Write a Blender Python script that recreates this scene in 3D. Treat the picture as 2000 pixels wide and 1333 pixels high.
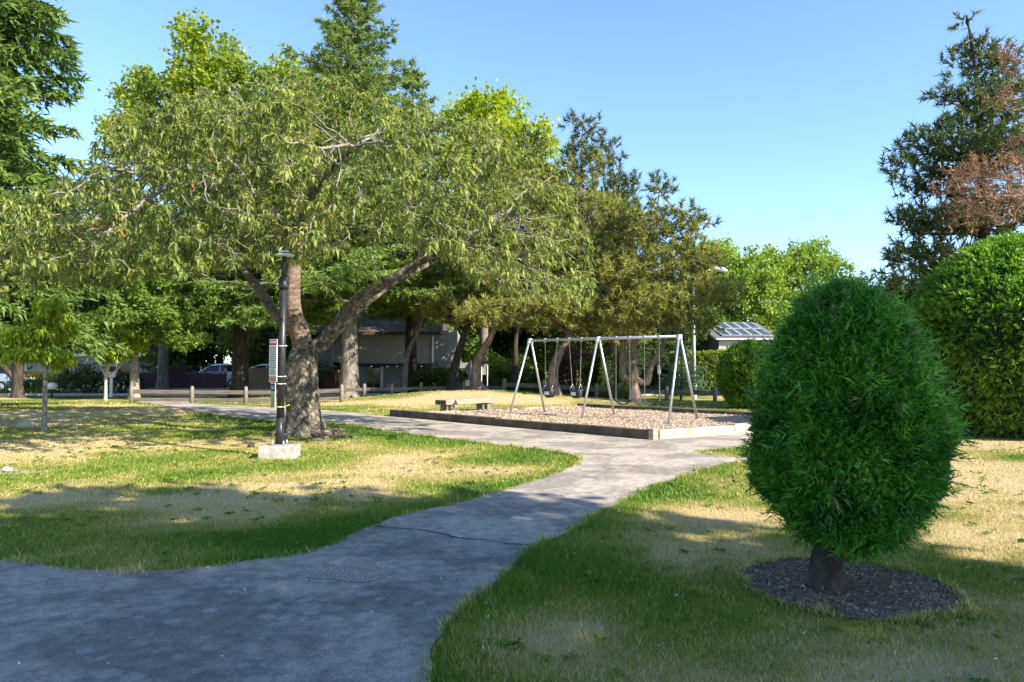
import bpy, math, random
import numpy as np
from mathutils import Vector, Matrix
from mathutils.geometry import delaunay_2d_cdt

random.seed(5)
R = np.random.default_rng(7)
scene = bpy.context.scene
for o in list(bpy.data.objects): bpy.data.objects.remove(o)

# ------------------------------------------------------------------ camera, sky, sun, exposure
CAMZ = 1.6
FPX = 1400.0                                   # focal length in pixels of the 2000 px wide photograph
PITCH = math.atan(48.5 / FPX)
cam = bpy.data.cameras.new('camera'); cam_o = bpy.data.objects.new('camera', cam)
scene.collection.objects.link(cam_o); scene.camera = cam_o
cam.sensor_width = 36; cam.lens = 36 * FPX / 2000; cam.clip_end = 3000; cam.clip_start = .05
cam_o.location = (0, 0, CAMZ); cam_o.rotation_euler = (math.pi / 2 + PITCH, 0, 0)

SUN_EL = math.radians(34); SUNV = np.array([.82, -.57, 0]); SUNV /= np.linalg.norm(SUNV)
world = bpy.data.worlds.new('World'); scene.world = world; world.use_nodes = True
wn = world.node_tree.nodes; wl = world.node_tree.links
sky = wn.new('ShaderNodeTexSky'); sky.sky_type = 'NISHITA'; sky.sun_disc = False
sky.sun_elevation = SUN_EL; sky.sun_rotation = math.atan2(SUNV[0], SUNV[1])
sky.air_density = 1.0; sky.dust_density = 0.35; sky.ozone_density = 3.0; sky.altitude = 20
wn['Background'].inputs[1].default_value = .126
tint = wn.new('ShaderNodeMix'); tint.data_type = 'RGBA'; tint.blend_type = 'MULTIPLY'; tint.inputs[0].default_value = 1; tint.inputs[7].default_value = (.83, .91, 1, 1)
wl.new(sky.outputs[0], tint.inputs[6]); wl.new(tint.outputs[2], wn['Background'].inputs[0])
sun = bpy.data.lights.new('sun', 'SUN'); sun.energy = 4.7; sun.angle = math.radians(.53); sun.color = (1, .92, .80)
sun_o = bpy.data.objects.new('sun', sun); scene.collection.objects.link(sun_o)
sd = Vector((SUNV[0] * math.cos(SUN_EL), SUNV[1] * math.cos(SUN_EL), math.sin(SUN_EL)))
sun_o.rotation_euler = sd.to_track_quat('Z', 'Y').to_euler(); sun_o.location = (10, -10, 20)
scene.view_settings.view_transform = 'Standard'; scene.view_settings.look = 'None'
scene.view_settings.exposure = 1.5; scene.view_settings.gamma = 1
scene.render.engine = 'CYCLES'
scene.cycles.max_bounces = 8; scene.cycles.transparent_max_bounces = 8; scene.cycles.transmission_bounces = 6
scene.cycles.diffuse_bounces = 4; scene.cycles.use_denoising = True
scene.render.resolution_x = 1024; scene.render.resolution_y = 682

# ------------------------------------------------------------------ noise, terrain, pixel helpers
def vnoise(x, y, seed=0):
    x = np.asarray(x, float); y = np.asarray(y, float)
    xi = np.floor(x).astype(np.int64); yi = np.floor(y).astype(np.int64); fx = x - xi; fy = y - yi
    fx = fx * fx * (3 - 2 * fx); fy = fy * fy * (3 - 2 * fy)
    def h(a, b):
        n = (a * 374761393 + b * 668265263 + seed * 974634777) & 0xffffffff
        n = ((n ^ (n >> 13)) * 1274126177) & 0xffffffff
        return ((n ^ (n >> 16)) & 0xffff) / 65535.0
    return (h(xi, yi) * (1 - fx) + h(xi + 1, yi) * fx) * (1 - fy) + (h(xi, yi + 1) * (1 - fx) + h(xi + 1, yi + 1) * fx) * fy
def fbm(x, y, seed=0, o=4):
    s = 0; a = .5; t = 0
    for i in range(o):
        s = s + a * vnoise(x, y, seed + i); t += a; a *= .5; x = x * 2.03 + 7.1; y = y * 2.03 - 3.7
    return s / t
def sstep(a, b, x):
    t = np.clip((x - a) / (b - a), 0, 1); return t * t * (3 - 2 * t)

def zg(x, y):
    x = np.asarray(x, float); y = np.asarray(y, float)
    z = .24 * np.exp(-(((x + 17) / 7) ** 2 + ((y - 25) / 4.0) ** 2))
    z = z + .55 * np.exp(-(((x + 1.6) / 5.2) ** 2 + ((y - 31.5) / 2.6) ** 2))
    z = z + .14 * np.exp(-(((x + 5) / 2.2) ** 2 + ((y - 17.2) / 1.6) ** 2))
    z = z + .05 * (fbm(x * .25, y * .25, 3, 2) - .5) * sstep(9, 14, y)
    return z
def zgf(x, y): return float(zg(x, y))
CP, SP = math.cos(PITCH), math.sin(PITCH)
def ray(px, py):
    u = (px - 1000) / FPX; v = (666.5 - py) / FPX
    return np.array([u, CP - v * SP, SP + v * CP])
def at(px, py, Y):                              # a pixel's ray met at distance Y along the ground
    d = ray(px, py); t = Y / d[1]
    return np.array([d[0] * t, Y, CAMZ + d[2] * t])
def gat(px, py):                                # a pixel's ray met with the ground
    d = ray(px, py); z = 0.
    for i in range(25):
        t = (z - CAMZ) / d[2]; z = .5 * z + .5 * zgf(d[0] * t, d[1] * t)
    return np.array([d[0] * t, d[1] * t, z])
def foot(px, Y):                                # the ground below a pixel column at distance Y
    x = at(px, 715, Y)[0]; return np.array([x, Y, zgf(x, Y)])
def Zat(py, Y): return float(at(1000, py, Y)[2])

# ------------------------------------------------------------------ materials
MATS = {}
def nodes(name):
    m = bpy.data.materials.new(name); m.use_nodes = True; MATS[name] = m
    return m, m.node_tree.nodes, m.node_tree.links, m.node_tree.nodes['Principled BSDF']
def ramp(n, stops):
    r = n.new('ShaderNodeValToRGB'); e = r.color_ramp.elements
    e[0].position, e[0].color = stops[0][0], (*stops[0][1], 1)
    e[1].position, e[1].color = stops[-1][0], (*stops[-1][1], 1)
    for p, c in stops[1:-1]:
        k = e.new(p); k.color = (*c, 1)
    return r
def objco(n): return n.new('ShaderNodeTexCoord').outputs['Object']
def posco(n): return n.new('ShaderNodeNewGeometry').outputs['Position']
def noise(n, l, scale, detail=4, rough=.55, vec=None, stretch=None, dist=0):
    t = n.new('ShaderNodeTexNoise'); t.inputs['Scale'].default_value = scale; t.inputs['Detail'].default_value = detail
    t.inputs['Roughness'].default_value = rough; t.inputs['Distortion'].default_value = dist
    v = vec if vec is not None else objco(n)
    if stretch:
        m = n.new('ShaderNodeMapping'); m.inputs['Scale'].default_value = stretch; l.new(v, m.inputs[0]); v = m.outputs[0]
    l.new(v, t.inputs['Vector']); return t
def bump(n, l, p, h, strength=.3, dist=.02):
    b = n.new('ShaderNodeBump'); b.inputs['Strength'].default_value = strength; b.inputs['Distance'].default_value = dist
    l.new(h, b.inputs['Height']); l.new(b.outputs[0], p.inputs['Normal'])
def mat_noise(name, c0, c1, scale=6, rough=.8, stretch=None, bstr=.25, bdist=.01, metal=0, spec=.3, detail=5, pos=False, lo=.3, hi=.7):
    m, n, l, p = nodes(name)
    t = noise(n, l, scale, detail, .6, posco(n) if pos else None, stretch)
    r = ramp(n, [(lo, c0), (hi, c1)]); l.new(t.outputs['Fac'], r.inputs[0]); l.new(r.outputs[0], p.inputs['Base Color'])
    p.inputs['Roughness'].default_value = rough; p.inputs['Metallic'].default_value = metal
    p.inputs['Specular IOR Level'].default_value = spec
    if bstr: bump(n, l, p, t.outputs['Fac'], bstr, bdist)
    return m
def mat_leaf(name, stops, trans=.35, rough=.5, spec=.25, tcol=1.35):
    m, n, l, p = nodes(name)
    a = n.new('ShaderNodeAttribute'); a.attribute_name = 'rnd'
    r = ramp(n, stops); l.new(a.outputs['Fac'], r.inputs[0])
    l.new(r.outputs[0], p.inputs['Base Color']); p.inputs['Roughness'].default_value = rough
    p.inputs['Specular IOR Level'].default_value = spec
    tr = n.new('ShaderNodeBsdfTranslucent'); mx = n.new('ShaderNodeMixShader'); mx.inputs[0].default_value = trans
    g = n.new('ShaderNodeMix'); g.data_type = 'RGBA'; g.blend_type = 'MULTIPLY'; g.inputs[0].default_value = 1
    l.new(r.outputs[0], g.inputs[6]); g.inputs[7].default_value = (tcol * 1.05, tcol * 1.1, tcol * .55, 1)
    l.new(g.outputs[2], tr.inputs['Color'])
    l.new(p.outputs[0], mx.inputs[1]); l.new(tr.outputs[0], mx.inputs[2])
    l.new(mx.outputs[0], n['Material Output'].inputs['Surface']); return m

# leaves (rnd 0..1 over the ramp)
mat_leaf('cherry_leaf', [(0, (.035, .08, .011)), (.4, (.145, .195, .042)), (.75, (.29, .32, .085)), (.98, (.42, .39, .14)), (1, (.45, .06, .02))], .42, .45, .35)
mat_leaf('maple_leaf', [(0, (.08, .14, .018)), (.4, (.155, .225, .024)), (.75, (.29, .33, .02)), (1, (.43, .37, .02))], .40)
mat_leaf('maple_gold_leaf', [(0, (.10, .16, .012)), (.4, (.22, .30, .012)), (.8, (.36, .39, .012)), (1, (.47, .40, .015))], .42)
mat_leaf('round_maple_leaf', [(0, (.06, .13, .02)), (.5, (.19, .28, .04)), (1, (.38, .43, .07))], .4)
mat_leaf('young_leaf', [(0, (.14, .23, .02)), (.5, (.28, .37, .035)), (1, (.44, .48, .06))], .45)
mat_leaf('dark_leaf', [(0, (.018, .04, .008)), (.6, (.04, .075, .014)), (1, (.085, .125, .025))], .3)
mat_leaf('fresh_leaf', [(0, (.07, .13, .02)), (.6, (.17, .25, .04)), (1, (.32, .37, .08))], .42)
mat_leaf('mid_leaf', [(0, (.04, .08, .015)), (.6, (.09, .15, .03)), (1, (.18, .23, .05))], .35)
mat_leaf('cypress_leaf', [(0, (.035, .085, .018)), (.5, (.10, .17, .035)), (1, (.21, .27, .05))], .28)
mat_leaf('cedar_leaf', [(0, (.035, .075, .025)), (.5, (.14, .20, .05)), (1, (.30, .36, .09))], .3)
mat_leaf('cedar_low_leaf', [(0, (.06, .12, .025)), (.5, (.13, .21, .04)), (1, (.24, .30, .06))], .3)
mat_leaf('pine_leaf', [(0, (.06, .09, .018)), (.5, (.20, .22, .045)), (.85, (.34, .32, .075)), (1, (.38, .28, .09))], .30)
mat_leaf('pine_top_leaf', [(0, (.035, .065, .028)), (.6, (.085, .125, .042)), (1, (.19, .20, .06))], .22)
mat_leaf('dead_leaf', [(0, (.13, .065, .042)), (.5, (.27, .14, .095)), (1, (.40, .24, .165))], .2)
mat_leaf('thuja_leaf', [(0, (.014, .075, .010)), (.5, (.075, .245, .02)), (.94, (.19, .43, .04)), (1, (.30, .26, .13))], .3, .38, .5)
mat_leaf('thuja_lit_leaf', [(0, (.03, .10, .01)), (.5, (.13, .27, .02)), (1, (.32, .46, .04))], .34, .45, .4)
mat_leaf('laurel_leaf', [(0, (.05, .10, .015)), (.5, (.13, .20, .02)), (1, (.30, .33, .04))], .35)
mat_leaf('plum_leaf', [(0, (.03, .012, .015)), (.6, (.07, .03, .035)), (1, (.16, .08, .07))], .3)
mat_leaf('spruce_leaf', [(0, (.05, .10, .06)), (1, (.14, .22, .13))], .2)
mat_leaf('flower_petal', [(0, (.5, .26, .01)), (1, (.75, .42, .02))], .3)
mat_leaf('fallen_leaf', [(0, (.16, .06, .025)), (.5, (.30, .13, .05)), (1, (.5, .36, .16))], .15)
mat_leaf('pale_speck', [(0, (.55, .55, .5)), (1, (.85, .85, .8))], .1)
# wood and bark
def bark(name, c0, c1, c2, scale=5, zs=.35, bstr=.9, bdist=.03):
    m, n, l, p = nodes(name)
    t = noise(n, l, scale, 7, .65, None, (1, 1, zs), .6); t2 = noise(n, l, scale * 3.4, 5, .6)
    r = ramp(n, [(.32, c0), (.52, c1), (.72, c2)]); l.new(t.outputs['Fac'], r.inputs[0])
    mx = n.new('ShaderNodeMix'); mx.data_type = 'RGBA'; mx.blend_type = 'MULTIPLY'; mx.inputs[0].default_value = .6
    r2 = ramp(n, [(.35, (.45, .45, .45)), (.65, (1.2, 1.2, 1.2))]); l.new(t2.outputs['Fac'], r2.inputs[0])
    l.new(r.outputs[0], mx.inputs[6]); l.new(r2.outputs[0], mx.inputs[7]); l.new(mx.outputs[2], p.inputs['Base Color'])
    p.inputs['Roughness'].default_value = .9; p.inputs['Specular IOR Level'].default_value = .15
    bump(n, l, p, t.outputs['Fac'], bstr, bdist); return m
bark('cherry_bark', (.03, .025, .018), (.12, .10, .075), (.46, .44, .38), 9, .8, 1, .05)
bark('cherry_stem_bark', (.06, .042, .032), (.16, .115, .085), (.30, .24, .19), 6, 2.6, .8, .02)
bark('twig_bark', (.11, .09, .07), (.22, .19, .16), (.36, .33, .29), 9, .6, .3, .005)
bark('grey_bark', (.09, .075, .06), (.20, .175, .145), (.34, .31, .27), 6, .3)
bark('dark_bark', (.025, .02, .016), (.06, .048, .038), (.11, .09, .075), 6, .3)
bark('pine_bark', (.07, .05, .038), (.19, .14, .105), (.36, .28, .22), 8, .3, 1, .05)
bark('pale_bark', (.28, .25, .21), (.45, .41, .35), (.6, .56, .5), 9, .5, .4, .01)
bark('speckled_bark', (.12, .09, .08), (.33, .27, .23), (.55, .5, .45), 13, .8, .5, .01)
mat_noise('weathered_wood', (.12, .105, .088), (.27, .24, .20), 5, .85, (1, 1, 6))
mat_noise('fence_wood', (.075, .062, .05), (.17, .14, .11), 4, .85, (.4, 3, 3))
mat_noise('shaded_timber', (.040, .031, .024), (.115, .090, .068), 3.5, .8, None, .5, .01)  # dark copy of the timber, with shade put into its colour
mat_noise('bench_wood', (.20, .12, .085), (.46, .34, .26), 4, .8, (.5, 6, 6), .4)
mat_noise('sunlit_timber', (.24, .19, .145), (.48, .40, .32), 4, .85, None, .4)  # pale copy of the timber, with sunlight put into its colour
mat_noise('plum_paint', (.045, .022, .032), (.10, .045, .055), 3, .75, (4, 4, .5))
mat_noise('red_paint', (.13, .03, .03), (.24, .07, .065), 3, .75, (4, 4, .5))
mat_noise('brown_board', (.20, .125, .07), (.36, .24, .15), 3, .8, (4, 4, .5))
# metals, paint, masonry
mat_noise('galvanised', (.36, .365, .375), (.54, .545, .555), 20, .42, None, .08, .002, .75, .5)
mat_noise('chain_metal', (.30, .30, .30), (.50, .50, .49), 30, .45, None, 0, 0, .7)
mat_noise('black_paint', (.012, .012, .014), (.026, .026, .029), 12, .42, None, .1, .002, 0, .5)
mat_noise('lamp_grey', (.55, .56, .57), (.68, .69, .70), 6, .4, None, 0, 0, .2, .5)
mat_noise('concrete', (.20, .185, .155), (.46, .43, .36), 9, .9, None, .35, .006)
mat_noise('seat_rubber', (.018, .018, .018), (.05, .05, .05), 9, .6, None, .1)
mat_noise('white_paint', (.74, .74, .73), (.84, .84, .82), 5, .5, None, 0)
mat_noise('grey_siding', (.30, .29, .265), (.41, .40, .365), 2.5, .75, (3, 3, .4), .05)
mat_noise('lower_siding', (.18, .19, .185), (.25, .26, .25), 2.5, .75, None, .05)
mat_noise('navy_paint', (.018, .026, .055), (.035, .045, .085), 3, .6, None, 0)
mat_noise('roof_shingle', (.07, .065, .065), (.15, .14, .14), 12, .9, None, .3)
mat_noise('brown_roof', (.05, .037, .03), (.11, .08, .065), 9, .9, None, .3)
mat_noise('undercroft_shade', (.008, .008, .009), (.02, .02, .021), 3, .35, None, 0)  # near-black tone standing in for the undercroft's shade
mat_noise('trim_white', (.68, .68, .67), (.80, .80, .78), 5, .6, None, 0)
mat_noise('pale_wall', (.30, .30, .295), (.40, .40, .39), 2, .8, None, .05)
mat_noise('shade_and_door_blue', (.045, .052, .075), (.075, .085, .115), 3, .7, None, .05)  # gable shade put into the colour; also used as door paint
mat_noise('sign_red', (.42, .03, .03), (.52, .05, .045), 6, .5, None, 0)
mat_noise('sign_cream', (.62, .63, .52), (.72, .73, .62), 6, .5, None, 0)
mat_noise('sign_ink', (.05, .06, .04), (.12, .13, .09), 10, .6, None, 0)
mat_noise('sign_blue', (.03, .04, .07), (.06, .07, .10), 10, .6, None, 0)
mat_noise('sign_green', (.30, .36, .18), (.42, .46, .26), 10, .6, None, 0)
mat_noise('strap_yellow', (.45, .45, .03), (.6, .58, .05), 10, .6, None, 0)
mat_noise('stone', (.26, .21, .15), (.48, .41, .31), 5, .9, None, .5)
mat_noise('car_silver', (.55, .57, .60), (.62, .64, .67), 3, .25, None, 0, 0, .3, .6)
mat_noise('car_blue', (.28, .36, .46), (.34, .42, .52), 3, .25, None, 0, 0, .3, .6)
mat_noise('tyre', (.012, .012, .012), (.03, .03, .03), 20, .8, None, 0)
mat_noise('hedge_core', (.012, .02, .006), (.035, .05, .014), 9, .95, None, .6, .05)
mat_noise('street_asphalt', (.055, .055, .056), (.10, .098, .095), 5, .9, None, .2)
mat_noise('kerb_concrete', (.36, .34, .31), (.52, .50, .46), 9, .9, None, .2)
def mat_glass():
    m, n, l, p = nodes('window_glass'); p.inputs['Base Color'].default_value = (.012, .015, .018, 1)
    p.inputs['Roughness'].default_value = .06; p.inputs['Specular IOR Level'].default_value = .6
    t = noise(n, l, 1.5, 2); bump(n, l, p, t.outputs['Fac'], .02, .05)
    m, n, l, p = nodes('solar_glass'); t = noise(n, l, 3, 3)
    r = ramp(n, [(.3, (.03, .05, .06)), (.7, (.055, .08, .09))]); l.new(t.outputs['Fac'], r.inputs[0]); l.new(r.outputs[0], p.inputs['Base Color'])
    p.inputs['Roughness'].default_value = .5; p.inputs['Specular IOR Level'].default_value = .3
mat_glass()

def mat_lawn():
    m, n, l, p = nodes('lawn')
    a = n.new('ShaderNodeAttribute'); a.attribute_name = 'dry'
    t = noise(n, l, 7, 6, .7, posco(n)); t2 = noise(n, l, 60, 3, .7, posco(n))
    ad = n.new('ShaderNodeMath'); ad.operation = 'MULTIPLY_ADD'; l.new(t.outputs['Fac'], ad.inputs[0]); ad.inputs[1].default_value = .5; l.new(a.outputs['Fac'], ad.inputs[2])
    ad2 = n.new('ShaderNodeMath'); ad2.operation = 'MULTIPLY_ADD'; l.new(t2.outputs['Fac'], ad2.inputs[0]); ad2.inputs[1].default_value = .35; l.new(ad.outputs[0], ad2.inputs[2])
    r = ramp(n, [(.30, (.05, .10, .014)), (.62, (.17, .19, .035)), (.95, (.36, .27, .115)), (1.0, (.46, .35, .18))])
    sc_ = n.new('ShaderNodeMath'); sc_.operation = 'SUBTRACT'; l.new(ad2.outputs[0], sc_.inputs[0]); sc_.inputs[1].default_value = .12
    l.new(sc_.outputs[0], r.inputs[0]); l.new(r.outputs[0], p.inputs['Base Color'])
    p.inputs['Roughness'].default_value = .95; p.inputs['Specular IOR Level'].default_value = .1
    bump(n, l, p, t2.outputs['Fac'], .8, .03)
    m, n, l, p = nodes('grass_blade')
    a = n.new('ShaderNodeAttribute'); a.attribute_name = 'dry'
    r = ramp(n, [(.0, (.085, .18, .018)), (.32, (.17, .26, .03)), (.58, (.33, .34, .05)), (.82, (.52, .41, .17)), (1, (.66, .53, .29))])
    l.new(a.outputs['Fac'], r.inputs[0]); l.new(r.outputs[0], p.inputs['Base Color']); p.inputs['Roughness'].default_value = .6
    p.inputs['Specular IOR Level'].default_value = .2
    tr = n.new('ShaderNodeBsdfTranslucent'); mx = n.new('ShaderNodeMixShader'); mx.inputs[0].default_value = .35
    l.new(r.outputs[0], tr.inputs['Color']); l.new(p.outputs[0], mx.inputs[1]); l.new(tr.outputs[0], mx.inputs[2])
    l.new(mx.outputs[0], n['Material Output'].inputs['Surface'])
mat_lawn()

def mat_asphalt():
    m, n, l, p = nodes('asphalt')
    pos = posco(n)
    big = noise(n, l, .8, 6, .62, pos); fine = noise(n, l, 160, 3, .7, pos); mid = noise(n, l, 9, 5, .6, pos)
    warp = noise(n, l, 5, 4, .6, pos)
    add = n.new('ShaderNodeVectorMath'); add.operation = 'MULTIPLY_ADD'
    l.new(warp.outputs['Color'], add.inputs[0]); add.inputs[1].default_value = (.14, .14, 0); l.new(pos, add.inputs[2])
    vor = n.new('ShaderNodeTexVoronoi'); vor.inputs['Scale'].default_value = 7.5; vor.inputs['Randomness'].default_value = 1; l.new(add.outputs[0], vor.inputs['Vector'])
    rag = noise(n, l, 38, 4, .7, pos); rg_ = n.new('ShaderNodeMath'); rg_.operation = 'MULTIPLY_ADD'; l.new(rag.outputs['Fac'], rg_.inputs[0]); rg_.inputs[1].default_value = .30; l.new(vor.outputs['Distance'], rg_.inputs[2])
    disc = n.new('ShaderNodeMapRange'); disc.inputs['To Min'].default_value = 0; disc.inputs['To Max'].default_value = 1; disc.inputs['From Min'].default_value = 0; disc.inputs['From Max'].default_value = .06
    df = n.new('ShaderNodeMath'); df.operation = 'SUBTRACT'; l.new(rg_.outputs[0], df.inputs[1]); l.new(df.outputs[0], disc.inputs['Value'])
    sepc = n.new('ShaderNodeSeparateColor'); l.new(vor.outputs['Color'], sepc.inputs[0])
    pw = n.new('ShaderNodeMath'); pw.operation = 'POWER'; l.new(sepc.outputs[0], pw.inputs[0]); pw.inputs[1].default_value = 1.7
    rad = n.new('ShaderNodeMath'); rad.operation = 'MULTIPLY'; l.new(pw.outputs[0], rad.inputs[0]); rad.inputs[1].default_value = .72; l.new(rad.outputs[0], df.inputs[0])
    # lichen discs gather where the broad noise is high
    gate = ramp(n, [(.42, (0, 0, 0)), (.50, (1, 1, 1))]); l.new(big.outputs['Fac'], gate.inputs[0])
    dm = n.new('ShaderNodeMath'); dm.operation = 'MULTIPLY'; l.new(disc.outputs[0], dm.inputs[0]); l.new(gate.outputs[0], dm.inputs[1])
    r = ramp(n, [(.30, (.165, .148, .128)), (.5, (.235, .212, .184)), (.72, (.31, .28, .242))]); l.new(mid.outputs['Fac'], r.inputs[0])
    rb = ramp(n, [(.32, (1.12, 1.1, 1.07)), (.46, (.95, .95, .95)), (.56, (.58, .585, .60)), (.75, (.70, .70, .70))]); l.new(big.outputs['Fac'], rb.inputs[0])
    m1 = n.new('ShaderNodeMix'); m1.data_type = 'RGBA'; m1.blend_type = 'MULTIPLY'; m1.inputs[0].default_value = 1
    l.new(r.outputs[0], m1.inputs[6]); l.new(rb.outputs[0], m1.inputs[7])
    coarse = noise(n, l, 75, 3, .75, pos); fa = n.new('ShaderNodeMath'); fa.operation = 'ADD'; l.new(fine.outputs['Fac'], fa.inputs[0]); l.new(coarse.outputs['Fac'], fa.inputs[1]); fh = n.new('ShaderNodeMath'); fh.operation = 'MULTIPLY'; fh.inputs[1].default_value = .5; l.new(fa.outputs[0], fh.inputs[0])
    rf = ramp(n, [(.33, (.45, .45, .45)), (.5, (1, 1, 1)), (.66, (1.75, 1.73, 1.68))]); l.new(fh.outputs[0], rf.inputs[0])
    m2 = n.new('ShaderNodeMix'); m2.data_type = 'RGBA'; m2.blend_type = 'MULTIPLY'; m2.inputs[0].default_value = 1
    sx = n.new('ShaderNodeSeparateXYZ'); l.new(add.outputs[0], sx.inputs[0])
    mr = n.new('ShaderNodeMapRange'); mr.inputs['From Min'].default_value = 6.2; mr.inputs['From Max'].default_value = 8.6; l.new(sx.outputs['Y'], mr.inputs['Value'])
    ro = ramp(n, [(0, (1.12, 1.10, 1.08)), (1, (1.45, 1.40, 1.33))]); l.new(mr.outputs[0], ro.inputs[0])  # farther asphalt toned lighter as worn, also standing in for stronger sun
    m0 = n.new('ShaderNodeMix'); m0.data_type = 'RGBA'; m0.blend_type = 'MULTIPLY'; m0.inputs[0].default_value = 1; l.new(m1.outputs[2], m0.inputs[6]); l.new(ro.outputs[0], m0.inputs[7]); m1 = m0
    l.new(m1.outputs[2], m2.inputs[6]); l.new(rf.outputs[0], m2.inputs[7])
    m3 = n.new('ShaderNodeMix'); m3.data_type = 'RGBA'; ml = n.new('ShaderNodeMath'); ml.operation = 'MULTIPLY'; ml.inputs[1].default_value = .34
    l.new(dm.outputs[0], ml.inputs[0]); l.new(ml.outputs[0], m3.inputs[0]); l.new(m2.outputs[2], m3.inputs[6]); m3.inputs[7].default_value = (.36, .35, .315, 1)
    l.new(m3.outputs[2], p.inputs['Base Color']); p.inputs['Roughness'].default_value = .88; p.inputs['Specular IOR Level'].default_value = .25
    bump(n, l, p, fine.outputs['Fac'], .5, .006)
mat_asphalt()
mat_noise('crack', (.02, .02, .02), (.05, .048, .045), 20, 1, None, 0)
mat_noise('worn_asphalt', (.17, .155, .135), (.30, .275, .24), 40, .95, None, .5, .01)
mat_noise('mulch_soil', (.07, .048, .035), (.27, .20, .15), 22, .95, None, .8, .03)
mat_leaf('bark_chip', [(0, (.05, .032, .022)), (.6, (.22, .155, .115)), (.93, (.36, .28, .21)), (1, (.66, .56, .42))], 0, .9)
mat_noise('chip_bed', (.24, .18, .125), (.46, .365, .265), 16, .95, None, .8, .03)
mat_leaf('wood_chip', [(0, (.20, .145, .10)), (.5, (.43, .34, .24)), (1, (.62, .52, .39))], 0, .9)
mat_noise('bare_soil', (.20, .15, .115), (.42, .34, .27), 7, .95, None, .6, .03)
M = MATS

# ------------------------------------------------------------------ object helpers
COL = scene.collection
def tag(o, label=None, cat=None, group=None, kind=None):
    if label: o['label'] = label
    if cat: o['category'] = cat
    if group: o['group'] = group
    if kind: o['kind'] = kind
    return o
def empty(name, loc, label, cat, group=None, rz=0):
    o = bpy.data.objects.new(name, None); COL.objects.link(o); o.location = [float(v) for v in loc]; o.rotation_euler[2] = rz
    o.empty_display_size = .2
    return tag(o, label, cat, group)
def link(name, me, mat, parent=None):
    if mat and not me.materials: me.materials.append(M[mat] if isinstance(mat, str) else mat)
    o = bpy.data.objects.new(name, me); COL.objects.link(o)
    if parent: o.parent = parent
    if name in ('branches', 'boughs', 'crown', 'crown_top', 'lower_foliage', 'foliage', 'petals', 'stalks', 'siding_battens', 'lattice', 'chain', 'stems'): o['kind'] = 'stuff'   # countless pieces joined in one part
    return o
def np_mesh(name, V, faces, smooth=False, **attrs):
    """faces: list of (n,3) or (n,4) integer arrays"""
    me = bpy.data.meshes.new(name); V = np.ascontiguousarray(V, np.float32)
    faces = [np.asarray(f, np.int32) for f in faces if len(f)]
    me.vertices.add(len(V)); me.vertices.foreach_set('co', V.ravel())
    nl = sum(f.size for f in faces); npol = sum(len(f) for f in faces)
    me.loops.add(nl); me.polygons.add(npol)
    me.loops.foreach_set('vertex_index', np.concatenate([f.ravel() for f in faces]))
    st = []; s = 0
    for f in faces:
        k = f.shape[1]; st.append(s + np.arange(len(f)) * k); s += f.size
    me.polygons.foreach_set('loop_start', np.concatenate(st).astype(np.int32))
    me.polygons.foreach_set('use_smooth', np.full(npol, smooth))
    me.update(calc_edges=True)
    for k, a in attrs.items():
        at_ = me.attributes.new(k, 'FLOAT', 'POINT'); at_.data.foreach_set('value', np.ascontiguousarray(a, np.float32))
    return me
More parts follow.
